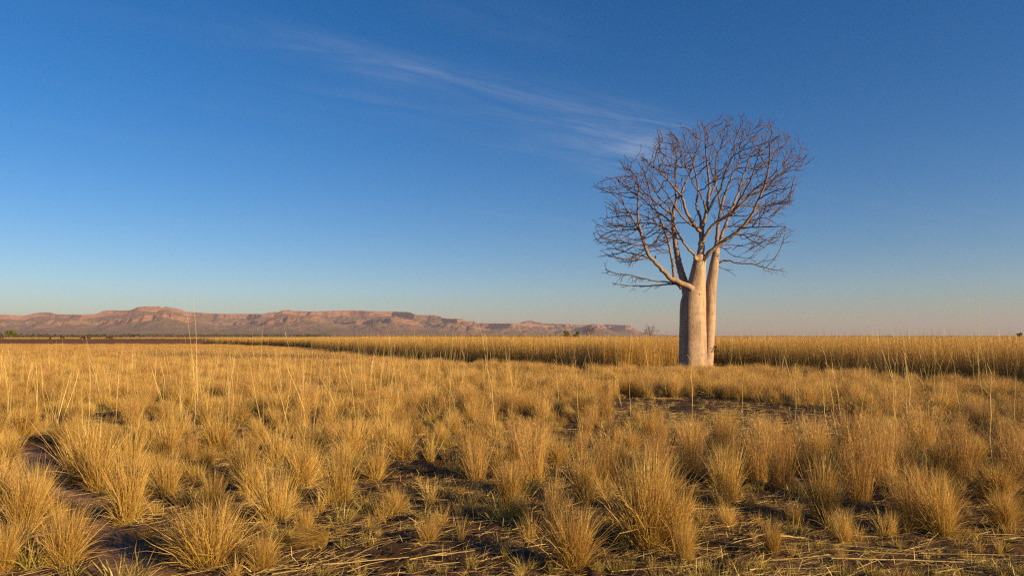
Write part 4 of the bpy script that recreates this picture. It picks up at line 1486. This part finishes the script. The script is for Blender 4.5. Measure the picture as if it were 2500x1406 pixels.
# ------------------------------------------------------------------ grass nobody could count
def scatter(name, meshes, pts, label, cat):
    """one object: points carrying clump instances"""
    src = bpy.data.collections.new(name + '_clumps')
    for k, me in enumerate(meshes):
        src.objects.link(bpy.data.objects.new('%s_clump_%02d' % (name, k), me))
    P = np.array([p[:3] for p in pts])
    me = bpy.data.meshes.new(name)
    me.from_pydata(P.tolist(), [], [])
    for nm, ty in (('cl_idx', 'INT'), ('cl_rot', 'FLOAT_VECTOR'), ('cl_scale', 'FLOAT_VECTOR')):
        me.attributes.new(nm, ty, 'POINT')
    me.attributes['cl_idx'].data.foreach_set('value', np.array([p[3] for p in pts], dtype=np.int32))
    me.attributes['cl_rot'].data.foreach_set('vector', np.array([(p[6] if len(p) > 6 else 0, p[7] if len(p) > 7 else 0, rng.random() * 6.28) for p in pts], dtype=np.float32).ravel())
    me.attributes['cl_scale'].data.foreach_set('vector', np.array([(p[4], p[4], p[5]) for p in pts], dtype=np.float32).ravel())
    o = link(name, me)
    ng = bpy.data.node_groups.new(name + '_nodes', 'GeometryNodeTree')
    ng.interface.new_socket('Geometry', in_out='INPUT', socket_type='NodeSocketGeometry')
    ng.interface.new_socket('Geometry', in_out='OUTPUT', socket_type='NodeSocketGeometry')
    N = ng.nodes
    gi, go = N.new('NodeGroupInput'), N.new('NodeGroupOutput')
    m2p = N.new('GeometryNodeMeshToPoints')
    iop = N.new('GeometryNodeInstanceOnPoints')
    ci = N.new('GeometryNodeCollectionInfo')
    ci.inputs['Collection'].default_value = src
    ci.inputs['Separate Children'].default_value = True
    ci.inputs['Reset Children'].default_value = True
    iop.inputs['Pick Instance'].default_value = True
    def attr(nm, ty):
        a = N.new('GeometryNodeInputNamedAttribute'); a.data_type = ty; a.inputs['Name'].default_value = nm
        return a.outputs[0]
    L = ng.links.new
    L(gi.outputs[0], m2p.inputs[0]); L(m2p.outputs[0], iop.inputs['Points'])
    L(ci.outputs[0], iop.inputs['Instance'])
    L(attr('cl_idx', 'INT'), iop.inputs['Instance Index'])
    e2r = N.new('FunctionNodeEulerToRotation')
    L(attr('cl_rot', 'FLOAT_VECTOR'), e2r.inputs[0])
    L(e2r.outputs[0], iop.inputs['Rotation'])
    L(attr('cl_scale', 'FLOAT_VECTOR'), iop.inputs['Scale'])
    L(iop.outputs[0], go.inputs[0])
    md = o.modifiers.new('clumps', 'NODES'); md.node_group = ng
    tag(o, label, cat, kind='stuff')
    return o


# front edge of the tall stand, as places on the ground (its left-hand, camera-facing side)
EDGE = [tuple(ground(x, y)[:2]) for x, y in ((700, 853), (850, 867), (960, 874), (1100, 884), (1240, 893), (1330, 897), (1460, 904), (1560, 903), (1650, 899), (1720, 897), (1780, 900), (1900, 908), (2050, 917), (2200, 928), (2350, 936), (2520, 944))]
STANDPOLY = [(-150, 400), tuple(ground(300, 838)[:2]), tuple(ground(560, 845)[:2])] + EDGE + [(17.5, 18), (13.0, 13), (10.3, 9.2), (8.8, 6.0), (8.2, 2), (60, 0), (260, 120), (300, 400)]  # after EDGE: unseen grass added towards the camera to shade the right foreground


def jitter_grid(x0, x1, y0, y1, step, r):
    xs = np.arange(x0, x1, step); ys = np.arange(y0, y1, step)
    X, Y = np.meshgrid(xs, ys)
    X = X + r.uniform(-.5, .5, X.shape) * step
    Y = Y + r.uniform(-.5, .5, Y.shape) * step
    return X.ravel(), Y.ravel()


def wedge(X, Y, ml, mr):
    return (X > -0.76 * Y - ml) & (X < 0.76 * Y + mr)


r1 = np.random.default_rng(21)
pts = []
# near edge rows: dense detailed clumps
X, Y = jitter_grid(-45, 60, 2, 75, 0.50, r1)
d = seg_dist(X, Y, STANDPOLY)
wav = (fbm(X * 0.5, Y * 0.5, 3) - 0.5) * 1.6
k = in_poly(X, Y, STANDPOLY) & (d + wav > 0) & (d < 9) & wedge(X, Y, 4, 16)
dens = np.clip(0.35 + (d + wav) / 1.2, 0, 1)
k &= r1.random(len(X)) < dens
for x, y, dd in zip(X[k], Y[k], d[k]):
    h = r1.uniform(0.88, 1.06) * (0.80 + 0.20 * min(1, dd / 1.5))
    pts.append((x, y, 0, r1.integers(0, 5), r1.uniform(0.9, 1.15), h, r1.normal(0, .05), r1.normal(0, .05)))
# rows behind
X, Y = jitter_grid(-110, 130, 14, 150, 0.95, r1)
d = seg_dist(X, Y, STANDPOLY)
k = in_poly(X, Y, STANDPOLY) & (d >= 8.6) & wedge(X, Y, 4, 14)
for x, y in zip(X[k], Y[k]):
    pts.append((x, y, 0, 5 + r1.integers(0, 3), r1.uniform(1.0, 1.3), r1.uniform(0.90, 1.04), r1.normal(0, .04), r1.normal(0, .04)))
print('stand', len(pts))
scatter('tall_grass', STAND + STANDFAR, pts, 'dense stand of tall golden speargrass reaching the horizon behind the boab', 'grass')

# grass over the middle of the plain: tussocks too many to count, then a feathery carpet
pts = []
MID = UP[:4] + FLUFF[:4] + WIDE[:2]
X, Y = jitter_grid(-40, 34, 9.5, 40, 0.52, r1)
px_, py_ = gpx(X, Y)
dE = seg_dist(X, Y, STANDPOLY)
keep = wedge(X, Y, 3, 5) & ~in_poly(X, Y, STANDPOLY)
for p in NOGROW:
    keep &= ~in_poly(px_, py_, p)
for (x0, y0, w0) in placed:
    if y0 > 8:
        keep &= (X - x0) ** 2 + (Y - y0) ** 2 > 0.40 ** 2
keep &= (dE > 1.6) | (r1.random(len(X)) < 0.2) | (px_ < 900)
clump = fbm(X * 0.75, Y * 0.75, 3)
keep &= (clump > 0.47) | (r1.random(len(X)) < 0.15)
keep &= (Y > 14.5) | (r1.random(len(X)) < 0.75)
strip = (px_ > 1500) & (px_ < 2150) & (py_ > 915) & (py_ < 990)
for x, y, c, de, st, z in zip(X[keep], Y[keep], clump[keep], dE[keep], strip[keep], ground_height(X[keep], Y[keep])):
    h = r1.uniform(0.36, 0.66) * (0.70 + 0.8 * (c - 0.35))
    if y < 13.5: h *= 0.8
    if de < 2.4 and x > -12: h *= 0.6
    if st: h = r1.uniform(0.45, 0.6)
    i = r1.choice(10, p=[.11, .11, .11, .11, .10, .10, .10, .10, .08, .08])
    pts.append((x, y, z - 0.01, i, max(h * r1.uniform(0.75, 1.15), 0.35), h, r1.normal(0, .07), r1.normal(0, .07)))
for k in range(70):
    a = r1.uniform(0, 6.28); q = r1.uniform(0.72, 1.5)
    h = r1.uniform(0.22, 0.42)
    pts.append((TREE.x + 0.1 + q * math.cos(a), TREE.y + q * math.sin(a), 0, r1.integers(0, 10), 0.42, h, 0, 0))
X, Y = jitter_grid(-100, 40, 13, 122, 0.50, r1)
px_, py_ = gpx(X, Y)
far = Y > 34
dE = seg_dist(X, Y, STANDPOLY)
clump = fbm(X * 0.45 + 3, Y * 0.45, 3)
keep = wedge(X, Y, 3, 5) & ~in_poly(X, Y, STANDPOLY) & (r1.random(len(X)) < np.where(far, 0.42, 0.30))
keep &= (clump > 0.48) | (r1.random(len(X)) < np.where(far, 0.35, 0.15))
for p in NOGROW:
    keep &= ~in_poly(px_, py_, p)
keep &= (dE > 1.6) | (r1.random(len(X)) < 0.15) | (px_ < 900)
for x, y, f, c, de in zip(X[keep], Y[keep], far[keep], clump[keep], dE[keep]):
    h = r1.uniform(0.30, 0.52) * (0.72 + 0.8 * (c - 0.3))
    if de < 2.4 and x > -12: h *= 0.5
    pts.append((x, y, 0, (15 + r1.integers(0, 3)) if f else 10 + r1.integers(0, 5), r1.uniform(0.65, 0.95) * (1.55 if f else 1), h, r1.normal(0, .06), r1.normal(0, .06)))
print('mid', len(pts))
scatter('plain_grass', MID + SHORT + SHORTFAR, pts, 'golden grass spread over the middle of the plain before the tall stand', 'grass')

pts = []
X, Y = jitter_grid(-34, 22, 11, 46, 1.55, r1)
px_, py_ = gpx(X, Y)
keep = wedge(X, Y, 2, 2) & ~in_poly(X, Y, STANDPOLY) & (fbm(X * 0.18 + 4, Y * 0.18, 2) > np.where(px_ < 1150, 0.40, 0.58))
for x, y in zip(X[keep], Y[keep]):
    pts.append((x, y, 0, r1.integers(0, 6), r1.uniform(0.8, 1.3), r1.uniform(0.75, 1.1), r1.normal(0, .05), r1.normal(0, .05)))
scatter('thin_stems', STEMS, pts, 'scattered thin straw stems standing above the grass of the plain', 'grass')

# undergrowth and litter between the foreground tussocks
pts = []
X, Y = jitter_grid(-10, 14, 4.2, 20, 0.30, r1)
px_, py_ = gpx(X, Y)
pd_ = seg_dist(X, Y, PATH_G)
keep = wedge(X, Y, 1, 3) & ~in_poly(px_, py_, PATH) & (pd_ > 0.3)
keep &= (fbm(X * 0.8 + 9, Y * 0.8, 3) > np.where(Y < 6.6, 0.30, 0.40)) & ((Y < 12.5) | (r1.random(len(X)) < 0.3))
for x, y, z in zip(X[keep], Y[keep], ground_height(X[keep], Y[keep])):
    pts.append((x, y, z, r1.integers(0, 5), r1.uniform(0.6, 1.1), r1.uniform(0.5, 1.1)))
print('litter', len(pts))
scatter('straw_litter', LITTER, pts, 'broken straw littering the dark soil between the tussocks', 'straw')
pts = []
X, Y = jitter_grid(-10, 13, 4.6, 22, 0.36, r1)
px_, py_ = gpx(X, Y)
keep = wedge(X, Y, 1, 3) & ~in_poly(px_, py_, PATH)
bare = np.zeros(len(X), bool)
for p in NOGROW[1:]:
    bare |= in_poly(px_, py_, p)
keep &= (~bare & (r1.random(len(X)) < 0.85)) | (bare & (r1.random(len(X)) < 0.50))
for x, y, b, z in zip(X[keep], Y[keep], bare[keep], ground_height(X[keep], Y[keep])):
    h = r1.uniform(0.10, 0.32) * (0.45 if b else 1)
    pts.append((x, y, z - 0.01, r1.integers(0, 7), h * r1.uniform(0.8, 1.4), h, 0, 0))
scatter('low_grass', SPARSE + GREEN[:2], pts, 'thin low yellow-green grass between the foreground tussocks', 'grass')

# yellow strip beyond the paddock
pts = []
X, Y = jitter_grid(-520, -30, 440, 480, 1.5, r1)
px_, py_ = gpx(X, Y)
k = (px_ > -200) & (px_ < 1050) & (Y > 446 + 8 * fbm(X * 0.05, Y * 0.05, 2))
for x, y in zip(X[k], Y[k]):
    pts.append((x, y, 0, r1.integers(0, 3), r1.uniform(1.7, 2.4), r1.uniform(0.62, 0.85)))
scatter('far_grass', STANDFAR, pts, 'thin strip of yellow grass beyond the bare paddock', 'grass')


# ------------------------------------------------------------------ haze
def build_haze():
    bm = bmesh.new()
    bmesh.ops.create_cube(bm, size=1.0)
    me = bpy.data.meshes.new('haze'); bm.to_mesh(me); bm.free()
    o = link('haze', me)
    top = 365.0
    o.scale = (31000, 19000, top + 4)
    o.location = (0, 6100, top / 2 - 2)
    m, w = new_mat('hazy_air')
    v = w.n('ShaderNodeVolumePrincipled', Density=HAZE, Anisotropy=0.0)
    v.inputs['Color'].default_value = (0.58, 0.54, 0.66, 1)
    out = w.n('ShaderNodeOutputMaterial')
    w.l(v.outputs[0], out.inputs['Volume'])
    me.materials.append(m)
    tag(o, 'thin pinkish blue haze lying over the whole plain', 'haze', kind='stuff')


HAZE = 5.2e-5
build_haze()
